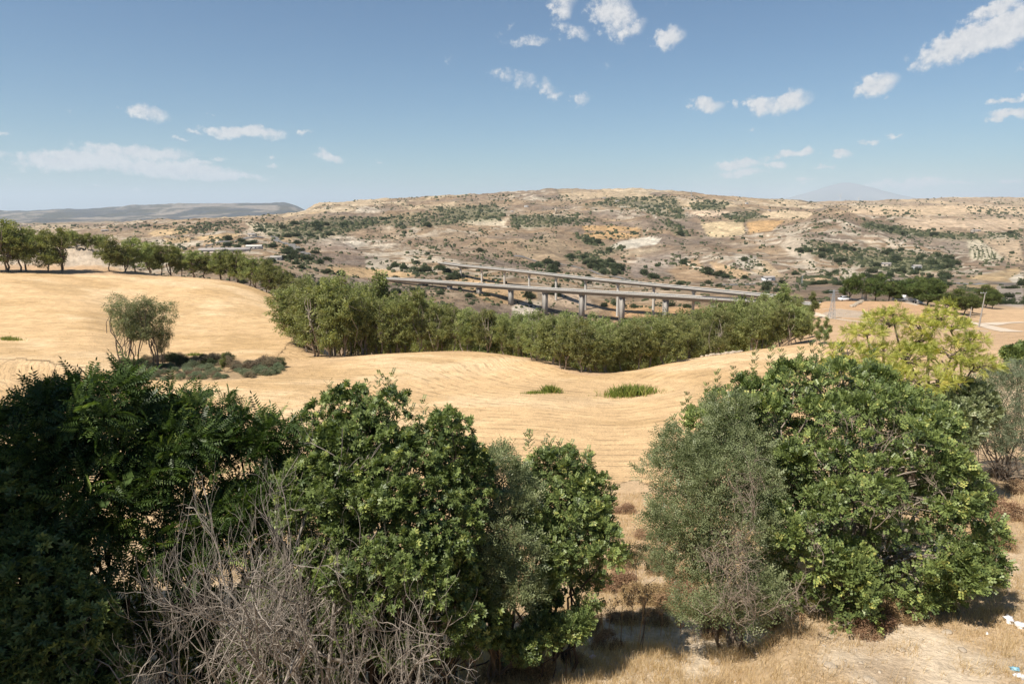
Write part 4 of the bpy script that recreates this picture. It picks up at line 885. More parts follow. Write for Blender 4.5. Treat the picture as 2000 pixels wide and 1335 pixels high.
row = [(-40,531,440),(10,530,432),(34,530,436),(54,531,455),(98,531,462),(116,531,448),(221,531,462),(240,531,478),(264,530,466),(298,530,470),(313,530,468),(338,532,470),(357,533,478),(385,536,484),(405,538,488),(430,541,484),(447,542,490),(461,545,484),(483,549,490),(500,553,492),(518,556,494),(535,558,500),(552,560,502)]
for i, (px, py, top) in enumerate(row):
    p = hit(px, py, 150, 240); H = (tanel(top)-tanel(py))*p[1]*1.03
    put_tree('eucalyptus', 'tree', 'eucalyptus in the row above the stubble field, %s from the left' % ORD[i], 'eucalyptus trees in the row along the top of the stubble field', EUCR[i % 4], p, H, rng.uniform(1.0, 1.3)*(1.25 if H < 9 else 1), rng.random()*6.28)
bankt = [(15,470,438),(60,478,443),(85,482,452),(125,484,449),(150,486,451),(140,478,447),(165,487,457),(180,488,455),(195,492,458),(205,490,458)]
for i, (px, py, top) in enumerate(bankt):
    p = hit(px, py, 236, 275); H = max(5.5, (tanel(top)-p[2]/p[1])*p[1])
    put_tree('eucalyptus', 'tree', 'eucalyptus on the eroded bank behind the field row, %s from the left' % ORD[i], 'eucalyptus trees on the eroded bank', EUCR[(i+1) % 4], p, H, rng.uniform(1.0, 1.2), rng.random()*6.28)
# the grove in the ravine
def GLAB(px, k):
    z = ('at its tall left end' if px < 660 else 'left of the nearer viaduct piers' if px < 850 else 'below the first nearer viaduct pier' if px < 905 else 'below the second nearer viaduct pier' if px < 965 else
         'below the third nearer viaduct pier' if px < 1030 else 'below the fourth nearer viaduct pier' if px < 1100 else 'below the fifth nearer viaduct pier' if px < 1175 else 'below the sixth nearer viaduct pier' if px < 1260 else
         'below the last nearer viaduct pier' if px < 1345 else 'left of the pale rocks' if px < 1430 else 'at its right end')
    return 'eucalyptus in the %s rows of the ravine grove, %s' % (('front', 'front', 'middle', 'middle', 'rear', 'rear')[k], z)
GTOP = ([520,545,570,600,650,700,740,778,830,880,930,1000,1060,1120,1200,1260,1310,1360,1400,1450,1500,1540,1580], [600,580,545,522,520,526,540,557,562,582,598,596,594,596,604,598,590,590,575,570,565,568,590])
edge_px = [(572,676),(598,690),(622,697),(645,699),(668,697),(695,694),(725,692),(752,690),(785,688),(815,686),(850,685),(885,685),(915,686),(950,689),(985,693),(1015,697),(1045,706),(1072,715),(1100,725),(1128,729),(1155,731),(1182,728),(1210,722),(1240,719),(1270,716),(1298,712),(1325,704),(1350,696),(1470,679),(1497,678),(1522,677),(1548,675),(1566,674)]
ng = 0
for i, (px, py) in enumerate(edge_px):
    p = hit(px, py, 80, 140); p = np.array([p[0]*1.02, p[1]*1.02+.5, 0]); p = gp(p[0], p[1])
    tp = float(np.interp(px, *GTOP)); span = py-tp
    if px < 1000: topy = tp+span*rng.uniform(.02, .28)
    else: topy = tp+span*rng.uniform(.12, .36)
    H = (tanel(topy)-p[2]/p[1])*p[1]
    put_tree('eucalyptus', 'tree', 'eucalyptus at the field edge of the ravine grove, %s' % ('leftmost' if i == 0 else ('rightmost' if i == len(edge_px)-1 else ORD[i]+' from the left' if i < 30 else ['', 'third from the right', 'second from the right'][i-30])),
             'eucalyptus trees along the field edge of the grove', EUC[rng.integers(6)], p, H, rng.uniform(.85, 1.1)*(1.15 if H < 9 else .95)*(1.2 if px < 640 else 1), rng.random()*6.28); ng += 1
for k, (dy, fr, n) in enumerate(((1.10, .25, 27), (1.22, .16, 27), (1.36, .08, 30), (1.54, .04, 30), (1.78, .0, 28), (2.05, .0, 26))):
    for i in range(n):
        px = 560+(1575-560)*(i+rng.random()*.9)/n
        if 1405 < px < 1450 and k < 3: continue
        e = float(np.interp(px, [a for a, b in edge_px], [b for a, b in edge_px])); y0 = hit(px, e, 80, 140)[1]; y = y0*dy; u = world(px, e, 1)[0]
        if px < 720 and k > 3: continue
        p = gp(u*y, y); tp = float(np.interp(px, *GTOP)); topy = tp+(e-tp)*fr+rng.uniform(0, 16)
        H = (tanel(topy)-p[2]/p[1])*p[1]
        if H < 4: continue
        H = min(H, 19)
        put_tree('eucalyptus', 'tree', GLAB(px, k), 'eucalyptus trees inside the grove', EUC[rng.integers(6)], p, H, rng.uniform(.8, 1.05)*(1.3 if H < 8 else .9 if H > 14 else 1), rng.random()*6.28); ng += 1
# outliers
for (px, py, top, lab) in ((1583,612,570,'dark slim eucalyptus standing alone right of the grove'), (1530,600,556,'slim eucalyptus topping the right end of the grove'), (752,600,532,'slim eucalyptus poking above the grove near the viaduct end')):
    p = hit(px, 668, 100, 140); p = gp(p[0]*1.35, p[1]*1.35); H = (tanel(top)-p[2]/p[1])*p[1]; put_tree('eucalyptus', 'tree', lab, None, SLIM, p, H, 1.3, 1.0, 9.0)
for (px, py, top, lab) in ((1596,672,620,'thin green sapling beside the field corner, left of a pair'), (1612,672,618,'thin green sapling beside the field corner, right of a pair')):
    p = hit(px, py, 90, 150); H = (tanel(top)-p[2]/p[1])*p[1]; put_tree('sapling', 'tree', lab, None, SLIM, p, H, 1.0, 2.0, 9.0)
# pines on the knoll
pines = [(1660,577,535,1.0,'first'),(1712,583,536,1.0,'second'),(1735,584,551,1.1,'third'),(1748,585,556,1.0,'fourth'),(1765,583,547,1.2,'fifth'),(1790,592,543,1.3,'sixth'),(1812,597,546,1.2,'seventh'),(1832,600,560,1.0,'eighth'),(1862,612,566,1.4,'ninth'),(1884,613,574,1.2,'tenth'),(1900,612,578,1.0,'eleventh'),(1926,601,558,1.1,'twelfth'),(1938,603,569,.9,'thirteenth')]
for i, (px, py, top, w, o) in enumerate(pines):
    p = hit(px, py, 160, 262); H = (tanel(top)-p[2]/p[1])*p[1]*1.04
    put_tree('pine_tree', 'tree', 'pine on the knoll beside the parked cars, %s from the left' % o, 'pines on the knoll', PIN[i % 3], p, H, w*1.15, rng.random()*6.28, 10.0)

# sparse trees on the scrub island
LAC = [tree_variant('sparse_tree%d' % i, 'clump2', 'lacy', 'bark', 10, 3.3, 15, 480, 2, .30, 300+i, .34, .085, lean=.5*(-1)**i, nst=4, inner=.1, narrow=.85) for i in range(2)]
p = hit(250, 716, 70, 120); put_tree('sparse_tree', 'tree', 'airy slender-stemmed tree on the left of the scrub island', 'airy trees on the scrub island', LAC[0], p, 11.2, 1.4, 2.2, 10)
p = hit(302, 720, 70, 120); put_tree('sparse_tree', 'tree', 'airy slender-stemmed tree on the right of the scrub island', 'airy trees on the scrub island', LAC[1], p, 11.6, 1.35, 4.4, 10)
p = hit(318, 716, 70, 120); put_tree('sparse_tree', 'tree', 'lower dark branchy tree leaning right on the scrub island', None, LAC[0], p, 6.6, .75, .4, 10)

def shrub_mesh(name, mat, seed, n=26, per=1, size=.5, flat=.75, kind='clump', up=.2):
    rng = np.random.default_rng(seed); lobes = [(0, 0, .42, .42, .42, .42*flat)]+[(rng.normal()*.3, rng.normal()*.3, .3, .3, .3, .3*flat) for _ in range(3)]
    V, F, T, c = leaves(lobes, kind, n, per, size*.42, rng, inner=.25, amp=.3, up=up, rosr=.4, flo=-.5, depth=.25)
    return mesh_np(name, V, F, M[mat], False, {'tint': T})
SAGE = [shrub_mesh('sage%d' % i, 'sage', 400+i, 130, 2, .26, 1.3, 'clump2', 1.0) for i in range(3)]
BRU = [shrub_mesh('brush%d' % i, 'brush', 410+i, 150, 2, .26, 1.3, 'clump2', 1.0) for i in range(3)]
ISB = [shrub_mesh('island_brush%d' % i, 'isbrush', 415+i, 130, 2, .26, 1.3, 'clump2', 1.0) for i in range(3)]
DSH = [shrub_mesh('dark_brush%d' % i, 'shrub', 420+i, 150, 2, .26, 1.3, 'clump2', 1.0) for i in range(2)]
WEED = [(1215,1150,.9),(1245,1175,.8),(1290,1165,.7),(1310,1185,.8),(1345,1165,.7),(1360,1200,.7),(1225,1215,.7),(1275,1215,.6),(1180,1260,.6),(1120,1290,.6),(1010,1310,.7),(1050,1325,.6),(965,1325,.7),(1150,1235,.6),(1380,1215,.6),(1520,1215,.6),(1700,1235,.6),(1745,1205,.7),(1800,1180,.7),(1860,1130,.8),(1900,1100,.9),(1935,1060,.9),(1960,1010,1.0),(1985,960,1.0),(1950,930,1.0),(1240,1090,.8),(1285,1120,.8),(1320,1140,.7),(1210,1110,.8),(1255,1050,.8),(1225,1000,.9),(1390,1240,.5)]
rw = np.random.default_rng(321)
for k, (px, py, sz) in enumerate(WEED):
    p = hit(px, py, 8, 45)
    zn = 'in the gap between the thickets' if px < 1330 and py < 1200 else 'at the foot of the centre thicket' if px < 1330 else 'around the foot of the olive' if px < 1560 and py < 1250 else 'along the right side of the big carob' if px > 1840 and py < 1150 else 'on the lower right ground' if py > 1250 else 'in front of the big carob'
    o = thing('dry_weed', 'reddish brown dry weed clump '+zn, 'dry weed', p-np.array([0, 0, .05]), rw.random()*6.28, 'dry weed clumps on the foreground slope', BRU[k % 3]); sz = sz*rw.uniform(.8, 1.15); o.scale = (sz*rw.uniform(1.0, 1.7), sz*rw.uniform(.9, 1.3), sz*rw.uniform(.45, .8))
isl = []
for k in range(150):
    t = rng.random(); px = 240+t*310; lo = np.interp(px, [230,300,400,500,555], [735,742,742,738,726]); up_ = np.interp(px, [230,300,400,500,555], [722,700,700,712,716]); f = rng.random(); py = up_+(lo-up_)*f
    isl.append((px, py, f))
isl.sort()
for k, (px, py, f) in enumerate(isl):
    p = hit(px, py, 70, 125); s = rng.uniform(1.0, 2.0)*(1.2 if f < .35 else .75)
    back = f < .35
    fam = (ISB if rng.random() < .6 else DSH) if back else (SAGE if rng.random() < .75 else ISB); nm = {id(ISB): 'brown dry', id(DSH): 'dark green', id(SAGE): 'grey-green'}[id(fam)]
    o = thing('scrub_bush', '%s bush of the scrub island, at its %s side' % (nm, 'far' if back else 'near'), 'bush', p, rng.random()*6.28, '%s scrub bushes on the %s side of the island' % (nm, 'far' if back else 'near'), fam[k % len(fam)])
    o.scale = (s, s, s*rng.uniform(.45, .95))
o = put_tree('young_tree', 'tree', 'small dark green young tree amid the scrub island', None, SLIM, hit(438, 727, 70, 120), 2.9, 1.1, 0, 9.0)
# reeds in the field
def reeds(label, px, py, w, h, seed, n=420):
    rng = np.random.default_rng(seed); p = hit(px, py, 50, 120); V = []; F = []; T = []
    q = rng.normal(size=(n, 2))*[w*.38, w*.16]; hh = h*rng.uniform(.5, 1, n)*np.exp(-(q[:, 0]/w)**2); a = rng.random(n)*6.28; ln = rng.normal(size=(n, 2))*.14
    for i in range(n):
        x, y = q[i]; z0 = zat(p[0]+x, p[1]+y)-p[2]-.05; dx, dy = math.cos(a[i])*.035, math.sin(a[i])*.035; b = len(V); tx, ty = ln[i]*hh[i]*2
        V += [(x-dx, y-dy, z0), (x+dx, y+dy, z0), (x+tx*.4+dx*.7, y+ty*.4+dy*.7, z0+hh[i]*.6), (x+tx, y+ty, z0+hh[i])]; F.append((b, b+1, b+2, b+3)); T += [rng.random()]*4
    root = thing('reed_patch', label, 'reeds', p, 0, None, mesh_np('reeds', V, F, M['reed'], False, {'tint': np.array(T)})); root['kind'] = 'stuff'
reeds('larger patch of green reeds in the stubble, on the right', 1230, 772, 4.6, 1.7, 1, 900); reeds('smaller patch of green reeds in the stubble, on the left', 1076, 766, 1.9, 1.3, 2, 360)
reeds('low brown weed patch trailing left of the small reeds', 1045, 768, 2.2, .6, 3, 300); reeds('small grey-green weed tuft at the left edge of the stubble', 10, 600, 3.0, .9, 4, 300); reeds('small weed tuft in the stubble right of the airy trees', 375, 636, 2.6, .7, 5, 250)
print('midground', time.time()-T0)

# ------------------------------------------------------------------ viaducts
def deck_line(pts, zfun, n): return None
def viaduct_near():
    Z0, ca, cb, cd = 700.0, -122/FPX, 60.0/FPX, -.0357
    f = lambda k: np.array([Z0*(ca+cb*k), Z0*(1+cd*k)])
    D = unit(f(1)-f(0)); Nn = np.array([D[1], -D[0]]);  Nn = Nn if Nn[1] < 0 else -Nn      # Nn points to the camera side
    ang = math.atan2(D[1], D[0]); L0 = np.linalg.norm(f(1)-f(0))
    def top(k): return float(np.interp(k, [-2.6, 0, 3, 6, 9.2], [world(765,543,f(-2.6)[1])[2], world(878,551.5,f(0)[1])[2], world(1065,564,f(3)[1])[2], world(1303,577,f(6)[1])[2], world(1620,597,f(9.2)[1])[2]]))
    p0 = f(0); root = thing('near_viaduct', 'nearer motorway viaduct on tall hollow-framed concrete piers', 'viaduct', (p0[0], p0[1], top(0)))
    o0 = np.array(root.location)
    def P3(k, off, dz): q = f(k)+Nn*off; return np.array([q[0], q[1], top(k)+dz])-o0
    ks = np.linspace(-2.7, 9.3, 60)
    def sweep(prof, name, mat):
        mb = MB(); V = np.array([[P3(k, o, z) for (o, z) in prof] for k in ks]); m = len(prof); n = len(ks)
        F = [[i*m+j, i*m+(j+1) % m, (i+1)*m+(j+1) % m, (i+1)*m+j] for i in range(n-1) for j in range(m)]; mb.add(V.reshape(-1, 3), F); return link(name, mb.data(name, mat), root)
    sweep([(5.2, 0), (5.2, -.45), (3.4, -.8), (2.9, -2.9), (-2.9, -2.9), (-3.4, -.8), (-5.2, -.45), (-5.2, 0)], 'deck', M['concrete'])
    sweep([(5.0, .02), (5.0, .9), (4.75, .9), (4.75, .02)], 'parapet', M['concrete_pale']); sweep([(-5.0, .02), (-5.0, .9), (-4.75, .9), (-4.75, .02)], 'parapet', M['concrete_pale'])
    sweep([(4.6, .015), (4.6, .02), (-4.6, .02), (-4.6, .015)], 'road_surface', M['asphalt'])
    mb = MB()
    for k in np.arange(-2.6, 9.2, 2.2/L0):
        for s in (1, -1): mb.box(P3(k, 5.1*s, 1.1), (.16, .16, .9), ang)
    o = link('railing_posts', mb.data('railing_posts', M['steel']), root, kind='stuff')
    sweep([(5.16, 1.5), (5.16, 1.62), (5.06, 1.62), (5.06, 1.5)], 'handrail', M['steel'])
    for k in range(-1, 9):
        x, y = f(k); zg = zat(x, y)-2; h = top(k)-2.9-zg
        if h < 2: continue
        pr = link('pier', None, root, P3(k, 0, -2.9)); pr.rotation_euler = (0, 0, ang)
        b = MB(); w = 4.6; t = 3.2                       # local x: along the deck, y: across it; hollow at both ends
        b.box((0, 0, -h/2-.4), (t, w-1.0, h-.8)); 
        for sy in (1, -1):
            for sx in (1, -1): b.box((sx*(t/2-.3), sy*(w/2-.24), -h/2-.4), (.6, .52, h-.8))
            b.box((0, sy*(w/2-.24), -1.0), (t-1.21, .5, .5))
        b.box((0, 0, -.4), (t+.3, w+.5, .8)); link('shaft', b.data('pier_shaft', M['concrete']), pr)
viaduct_near()
def viaduct_far():
    Z0, ca, cb, cd = 790.0, -100/FPX, 43.24/FPX, -.0389
    f = lambda k: np.array([Z0*(ca+cb*k), Z0*(1+cd*k)])
    D = unit(f(1)-f(0)); Nn = np.array([D[1], -D[0]]); Nn = Nn if Nn[1] < 0 else -Nn; ang = math.atan2(D[1], D[0]); L0 = np.linalg.norm(f(1)-f(0))
    kk = [-1.0, 0, 3, 5, 8, 9.9]; pv = [(858,512.5),(900,518),(1035,531),(1144,543),(1355,563),(1530,580)]; zz = [world(p[0], p[1], f(k)[1])[2] for k, p in zip(kk, pv)]
    top = lambda k: float(np.interp(k, kk, zz))
    p0 = f(0); root = thing('far_viaduct', 'farther motorway viaduct on single round piers with flared heads', 'viaduct', (p0[0], p0[1], top(0))); o0 = np.array(root.location)
    def P3(k, off, dz): q = f(k)+Nn*off; return np.array([q[0], q[1], top(k)+dz])-o0
    ks = np.linspace(-1.0, 9.9, 50)
    def sweep(prof, name, mat):
        mb = MB(); V = np.array([[P3(k, o, z) for (o, z) in prof] for k in ks]); m = len(prof); n = len(ks)
        F = [[i*m+j, i*m+(j+1) % m, (i+1)*m+(j+1) % m, (i+1)*m+j] for i in range(n-1) for j in range(m)]
        F += [[0, 1, 2, 3], [0, 3, 4, m-1]] if m > 5 else []
        mb.add(V.reshape(-1, 3), F); return link(name, mb.data(name, mat), root)
    sweep([(4.9, 0), (4.9, -.45), (2.6, -.8), (2.2, -2.1), (-2.2, -2.1), (-2.6, -.8), (-4.9, -.45), (-4.9, 0)], 'deck', M['concrete'])
    sweep([(4.7, .02), (4.7, .75), (4.5, .75), (4.5, .02)], 'parapet', M['concrete_pale']); sweep([(-4.7, .02), (-4.7, .75), (-4.5, .75), (-4.5, .02)], 'parapet', M['concrete_pale'])
    sweep([(4.4, .015), (4.4, .02), (-4.4, .02), (-4.4, .015)], 'road_surface', M['asphalt'])
    for k in range(0, 9):
        x, y = f(k); zg = zat(x, y)-1.5; h = top(k)-2.1-zg
        if h < 1.5: continue
        pr = link('pier', None, root, P3(k, 0, -2.1)); pr.rotation_euler = (0, 0, ang)
        b = MB(); b.tube([(0, 0, -h), (0, 0, -h/2), (0, 0, -1.0)], 1.15, 14); link('shaft', b.data('round_shaft', M['concrete_pale'], True), pr)
        b = MB(); b.tube([(0, 0, -1.9), (0, 0, -1.3), (0, 0, 0)], [1.2, 1.75, 1.95], 14); link('head', b.data('pier_head', M['concrete_pale'], True), pr)
viaduct_far()

# ------------------------------------------------------------------ roads draped on the land
def road(name, pts, width, mat, ymin, ymax, lift=.25, kind='structure', sub=8):
    W = [hit(px, py, ymin, ymax) for px, py in pts]; W = np.array(W); t = np.linspace(0, len(W)-1, (len(W)-1)*sub+1)
    X = np.interp(t, range(len(W)), W[:, 0]); Yv = np.interp(t, range(len(W)), W[:, 1])
    ker = np.ones(sub)/sub; pad = lambda a: np.convolve(np.r_[[a[0]]*sub, a, [a[-1]]*sub], ker, 'same')[sub:-sub]
    X, Yv = pad(X), pad(Yv); dx, dy = np.gradient(X), np.gradient(Yv); l = np.hypot(dx, dy)+1e-9; nx, ny_ = -dy/l, dx/l
    V = []; F = []; offs = (-.5, -.17, .17, .5)
    for i in range(len(X)):
        for o in offs:
            x = X[i]+nx[i]*width*o; y = Yv[i]+ny_[i]*width*o; V.append((x, y, zat(x, y)+lift))
    m = len(offs); F = [[i*m+j, i*m+j+1, (i+1)*m+j+1, (i+1)*m+j] for i in range(len(X)-1) for j in range(m-1)]
    link(name, mesh_np(name, V, F, mat, True), kind=kind)
road('valley_road', [(1400,556),(1450,555),(1520,555),(1580,553),(1640,551),(1700,550),(1760,548),(1830,550),(1900,554),(1990,560)], 9, M['asphalt'], 560, 950, .5)
road('side_road', [(1000,501),(1040,504),(1080,510),(1120,520),(1160,531),(1200,541),(1250,551),(1300,557)], 7, M['asphalt'], 650, 1250, .6)
road('hill_road', [(515,460),(540,468),(560,476),(575,484),(590,492),(602,499)], 12, M['asphalt'], 850, 1800, .8)
road('valley_track', [(400,480),(430,474),(470,470),(520,462)], 9, M['asphalt'], 850, 1900, .8)
road('dirt_track', [(1575,616),(1610,620),(1650,625),(1700,630),(1760,637),(1850,643),(1880,645),(1940,647)], 1.5, M['dirt'], 110, 215, .05)
road('dirt_road', [(1856,619),(1880,624),(1910,632),(1940,640),(1985,650)], 4.0, M['dirt'], 110, 230, .06)
road('dirt_road', [(1925,634),(1950,631),(1975,630),(2010,629)], 4.0, M['dirt'], 110, 230, .08)
road('dirt_track', [(1600,606),(1640,604),(1690,609),(1740,614)], .8, M['dirt'], 130, 240, .05)
road('field_track', [(1300,500),(1340,515),(1380,530),(1420,545)], 4, M['dirt'], 700, 1400, .6)

# ------------------------------------------------------------------ cars, posts, pylons, huts
def car(name, label, loc, rz, paint, van=False):
    r = thing(name, label, 'van' if van else 'car', loc, rz); L_, W_ = (5.2, 2.0) if van else (4.2, 1.7)
    b = MB(); hb = .75 if not van else 1.0; b.box((0, 0, .35+hb/2), (L_, W_, hb), 0, .96)
    if van: b.box((-.5, 0, 1.35+.55), (L_-1.3, W_*.94, 1.1), 0, .93)
    link('body', b.data(name+'_body', paint), r)
    b = MB(); 
    if van: b.box((L_/2-.75, 0, 1.35+.35), (1.1, W_*.9, .7), 0, .7)
    else: b.box((-.15, 0, 1.1+.27), (2.5, W_*.9, .54), 0, .74)
    link('cabin_glass', b.data(name+'_glass', M['glassdark']), r)
    if not van: b = MB(); b.box((-.15, 0, 1.665), (1.75, W_*.66, .05)); link('roof', b.data(name+'_roof', paint), r)
    for sx in (1, -1):
        for sy in (1, -1):
            b = MB(); x = sx*L_*.31; y = sy*(W_/2-.08); b.tube([(x, y-.1, .32), (x, y+.1, .32)], .32, 12); b.tube([(x, y-.11, .32), (x, y-.105, .32)], [.31, .01], 12); b.tube([(x, y+.105, .32), (x, y+.11, .32)], [.01, .31], 12); link('wheel', b.data(name+'_wheel', M['rubber']), r)
car('parked_car', 'silver car parked between the pines on the knoll', hit(1757,577,190,240), -.25, M['silver']); car('parked_van', 'white van parked behind the silver car among the pines', hit(1773,574,200,250), -.15, M['carpaint'], True)
car('parked_car', 'white car half hidden by the pine at the left of the knoll', hit(1650,579,190,240), .1, M['carpaint'])
def obelisk():
    p = hit(1688,579,180,240); r = thing('white_pillar', 'tall tapering white wall end left of the pines', 'wall', p)
    b = MB(); b.box((0, 0, 1.8), (1.9, .7, 3.8), .2, .72); b.box((-.1, 0, 4.2), (.75, .5, 1.1), .2, .6); link('shaft', b.data('pillar_shaft', M['white']), r); b = MB(); b.box((0, 0, .12), (2.6, 1.2, .3), .2); link('plinth', b.data('pillar_plinth', M['concrete_pale']), r)
    a = hit(1655,582,180,240); q = hit(1684,581,180,240); b = MB(); c = (a+q)/2; d = q-a
    b.box((0, 0, .35), (np.hypot(d[0], d[1]), .35, .9), math.atan2(d[1], d[0])); thing('low_wall', 'low pale wall running left of the white pillar', 'wall', c, 0, None, b.data('low_wall', M['concrete_pale']))
    a = hit(1782,587,180,245); q = hit(1832,601,170,240); c = (a+q)/2; d = q-a; b = MB(); b.box((0, 0, .25), (np.hypot(d[0], d[1]), .3, .6), math.atan2(d[1], d[0])); thing('low_wall', 'low pale kerb wall under the pines beside the parking', 'wall', c, 0, None, b.data('kerb_wall', M['concrete_pale']))
obelisk()
def utility_pole(label, px, py, H, r, arm=True, lean=0.0):
    p = hit(px, py, 110, 240); root = thing('utility_pole', label, 'pole', p); b = MB(); b.tube([(0, 0, -.3), (lean*H/2, 0, H/2), (lean*H, 0, H)], [r, r*.8, r*.55], 8); link('mast', b.data('mast', M['concrete'], True), root)
    if arm:
        b = MB(); b.box((lean*H-.4, 0, H-.15), (1.5, .1, .1)); link('crossarm', b.data('crossarm', M['steel']), root)
        for s in (-1.0, -.4, .25): b = MB(); b.tube([(lean*H+s, 0, H-.1), (lean*H+s, 0, H+.2)], [.06, .03], 6); link('insulator', b.data('insulator', M['steel']), root)
utility_pole('pale concrete utility pole beside the dirt road on the right', 1912, 638, 8.0, .17, True, .05)
utility_pole('short pale post at the edge of the pines by the dirt road', 1894, 620, 3.0, .16, False, .05)
utility_pole('thin pole in the brown field, left of a pair behind the yellow tree', 1685, 620, 2.6, .05, False); utility_pole('thin pole in the brown field, right of a pair behind the yellow tree', 1695, 620, 2.8, .05, False)
def pylon(label, px, py, top, ymin, ymax):
    p = hit(px, py, ymin, ymax); H = (tanel(top)-p[2]/p[1])*p[1]; root = thing('lattice_pylon', label, 'pylon', p); b = MB(); w = H*.09; t = max(.05, H*.006)
    cs = [(-w, -w), (w, -w), (w, w), (-w, w)]
    for (x, y) in cs: b.tube([(x, y, 0), (x*.18, y*.18, H)], t, 4)
    n = 8
    for k in range(n):
        a, c = k/n, (k+1)/n; sa, sc = 1-.82*a, 1-.82*c
        for i in range(4):
            x0, y0 = cs[i]; x1, y1 = cs[(i+1) % 4]; b.tube([(x0*sa, y0*sa, H*a), (x1*sc, y1*sc, H*c)], t*.6, 3); b.tube([(x1*sa, y1*sa, H*a), (x0*sc, y0*sc, H*c)], t*.6, 3)
    link('tower_frame', b.data('pylon_frame', M['galv']), root)
    for z in (.78, .88, .97): b = MB(); b.tube([(-w*1.9, 0, H*z), (w*1.9, 0, H*z)], t, 4); link('arm', b.data('pylon_arm', M['galv']), root)
pylon('lattice pylon standing right of the ravine grove', 1624, 622, 566, 150, 240); pylon('lattice pylon beside the valley road, left of the ring of trees', 1566, 556, 538, 560, 1000)
pylon('distant lattice mast on the skyline right of centre', 1350, 384, 372, 2500, 4200); pylon('small distant mast on the skyline left of centre', 1117, 379, 371, 2500, 4200)
def turbine(label, px, py, H):
    p = world(px, py, 6800); p[2] = zat(p[0], p[1]); root = thing('wind_turbine', label, 'wind turbine', p, 0, 'wind turbines below the volcano'); b = MB(); b.tube([(0, 0, 0), (0, 0, H)], [2.2, 1.2], 8); link('tower', b.data('turbine_tower', M['white']), root)
    b = MB(); b.box((0, -1, H+1), (3, 8, 3)); link('nacelle', b.data('nacelle', M['white']), root)
    for k in range(3):
        a = k*2.094+.4; b = MB(); b.tube([(0, -5, H+1), (math.sin(a)*32, -5, H+1+math.cos(a)*32)], [1.4, .4], 4); link('blade', b.data('blade', M['white']), root)
turbine('left of two tiny white wind turbines below the volcano', 1640, 398, 60); turbine('right of two tiny white wind turbines below the volcano', 1676, 397, 62)

def house(name, label, px, py, w, d, h, ymin, ymax, rz=0, wall='wallp', rf='roof', nwin=3, group=None, cat='house'):
    p = hit(px, py, ymin, ymax); root = thing(name, label, cat, p, rz, group); b = MB(); b.box((0, 0, h/2-.8), (w, d, h+1.6)); link('wall', b.data(name+'_wall', M[wall]), root)
    b = MB(); e = .5; hw, hd = w/2+e, d/2+e; r_ = d*.16+.4; V = [(-hw, -hd, h), (hw, -hd, h), (hw, hd, h), (-hw, hd, h), (-hw, 0, h+r_), (hw, 0, h+r_), (-hw, -hd, h-.25), (hw, -hd, h-.25), (hw, hd, h-.25), (-hw, hd, h-.25)]
    b.add(V, [[0, 1, 5, 4], [3, 4, 5, 2], [0, 4, 3, 3], [1, 2, 5, 5], [6, 7, 1, 0], [8, 9, 3, 2], [9, 6, 0, 3], [7, 8, 2, 1], [6, 9, 8, 7]]); link('roof', b.data(name+'_roof', M[rf]), root)
    for i in range(nwin): b = MB(); b.box(((i-(nwin-1)/2)*w/nwin, -d/2-.03, h*.5), (w/nwin*.35, .12, h*.34)); link('window', b.data(name+'_window', M['glassdark']), root)
    return root
house('farm_shed', 'long low farm shed with grey roof behind the field row', 440, 494, 62, 13, 4.5, 700, 1200, .22, 'wallp', 'roof', 8, cat='farm building'); house('farm_building', 'pale flat building right of the long farm shed', 497, 486, 22, 10, 4, 800, 1300, .1, 'concrete_pale', 'concrete_pale', 4, cat='farm building')
house('farm_building', 'small grey building behind the tree row, below the farm sheds', 540, 508, 12, 8, 3.5, 600, 1100, .1, 'concrete_pale', 'concrete', 2, cat='farm building')
p = hit(1086, 418, 1700, 3200); r = thing('stone_tower', 'pale ruined tower among dark trees on the central hill', 'tower', p); b = MB(); b.box((0, 0, 9), (5, 5, 20), .3, .85); link('shaft', b.data('tower_shaft', M['stone']), r); b = MB(); b.box((0, 0, 19.6), (5.2, 5.2, 1.4), .3); link('battlement', b.data('tower_top', M['stone']), r)
for i, (px, py, w, lab) in enumerate([(1028,404,14,'pinkish house left of the ruined tower'),(1180,388,12,'small house on the skyline, left of the wooded summit'),(1205,394,16,'long pale house below the wooded summit'),(1458,398,10,'pale farmhouse on the right skyline hills'),(1502,412,9,'small dark farmhouse by the pale field on the right hills'),(1000,415,9,'tiny pale house on the central hill, left of the pink house'),(1500,548,14,'pale hut beside the valley road, left of the pylon'),(1905,453,22,'pale farmhouse at the end of the green hedge on the right'),(1730,520,12,'farmhouse amid the green valley on the right'),(1790,525,10,'white hut amid the green valley, right of the farmhouse'),(205,452,18,'tiny pale shed on the far left plain'),(493,462,13,'white shed beside the left valley road')]):
    house('house', lab, px, py, w, 8, 4.2, 560 if py > 500 else 900, 5000, rng.uniform(-.4, .4), 'wallp' if i % 3 else 'white', 'roof', 2)
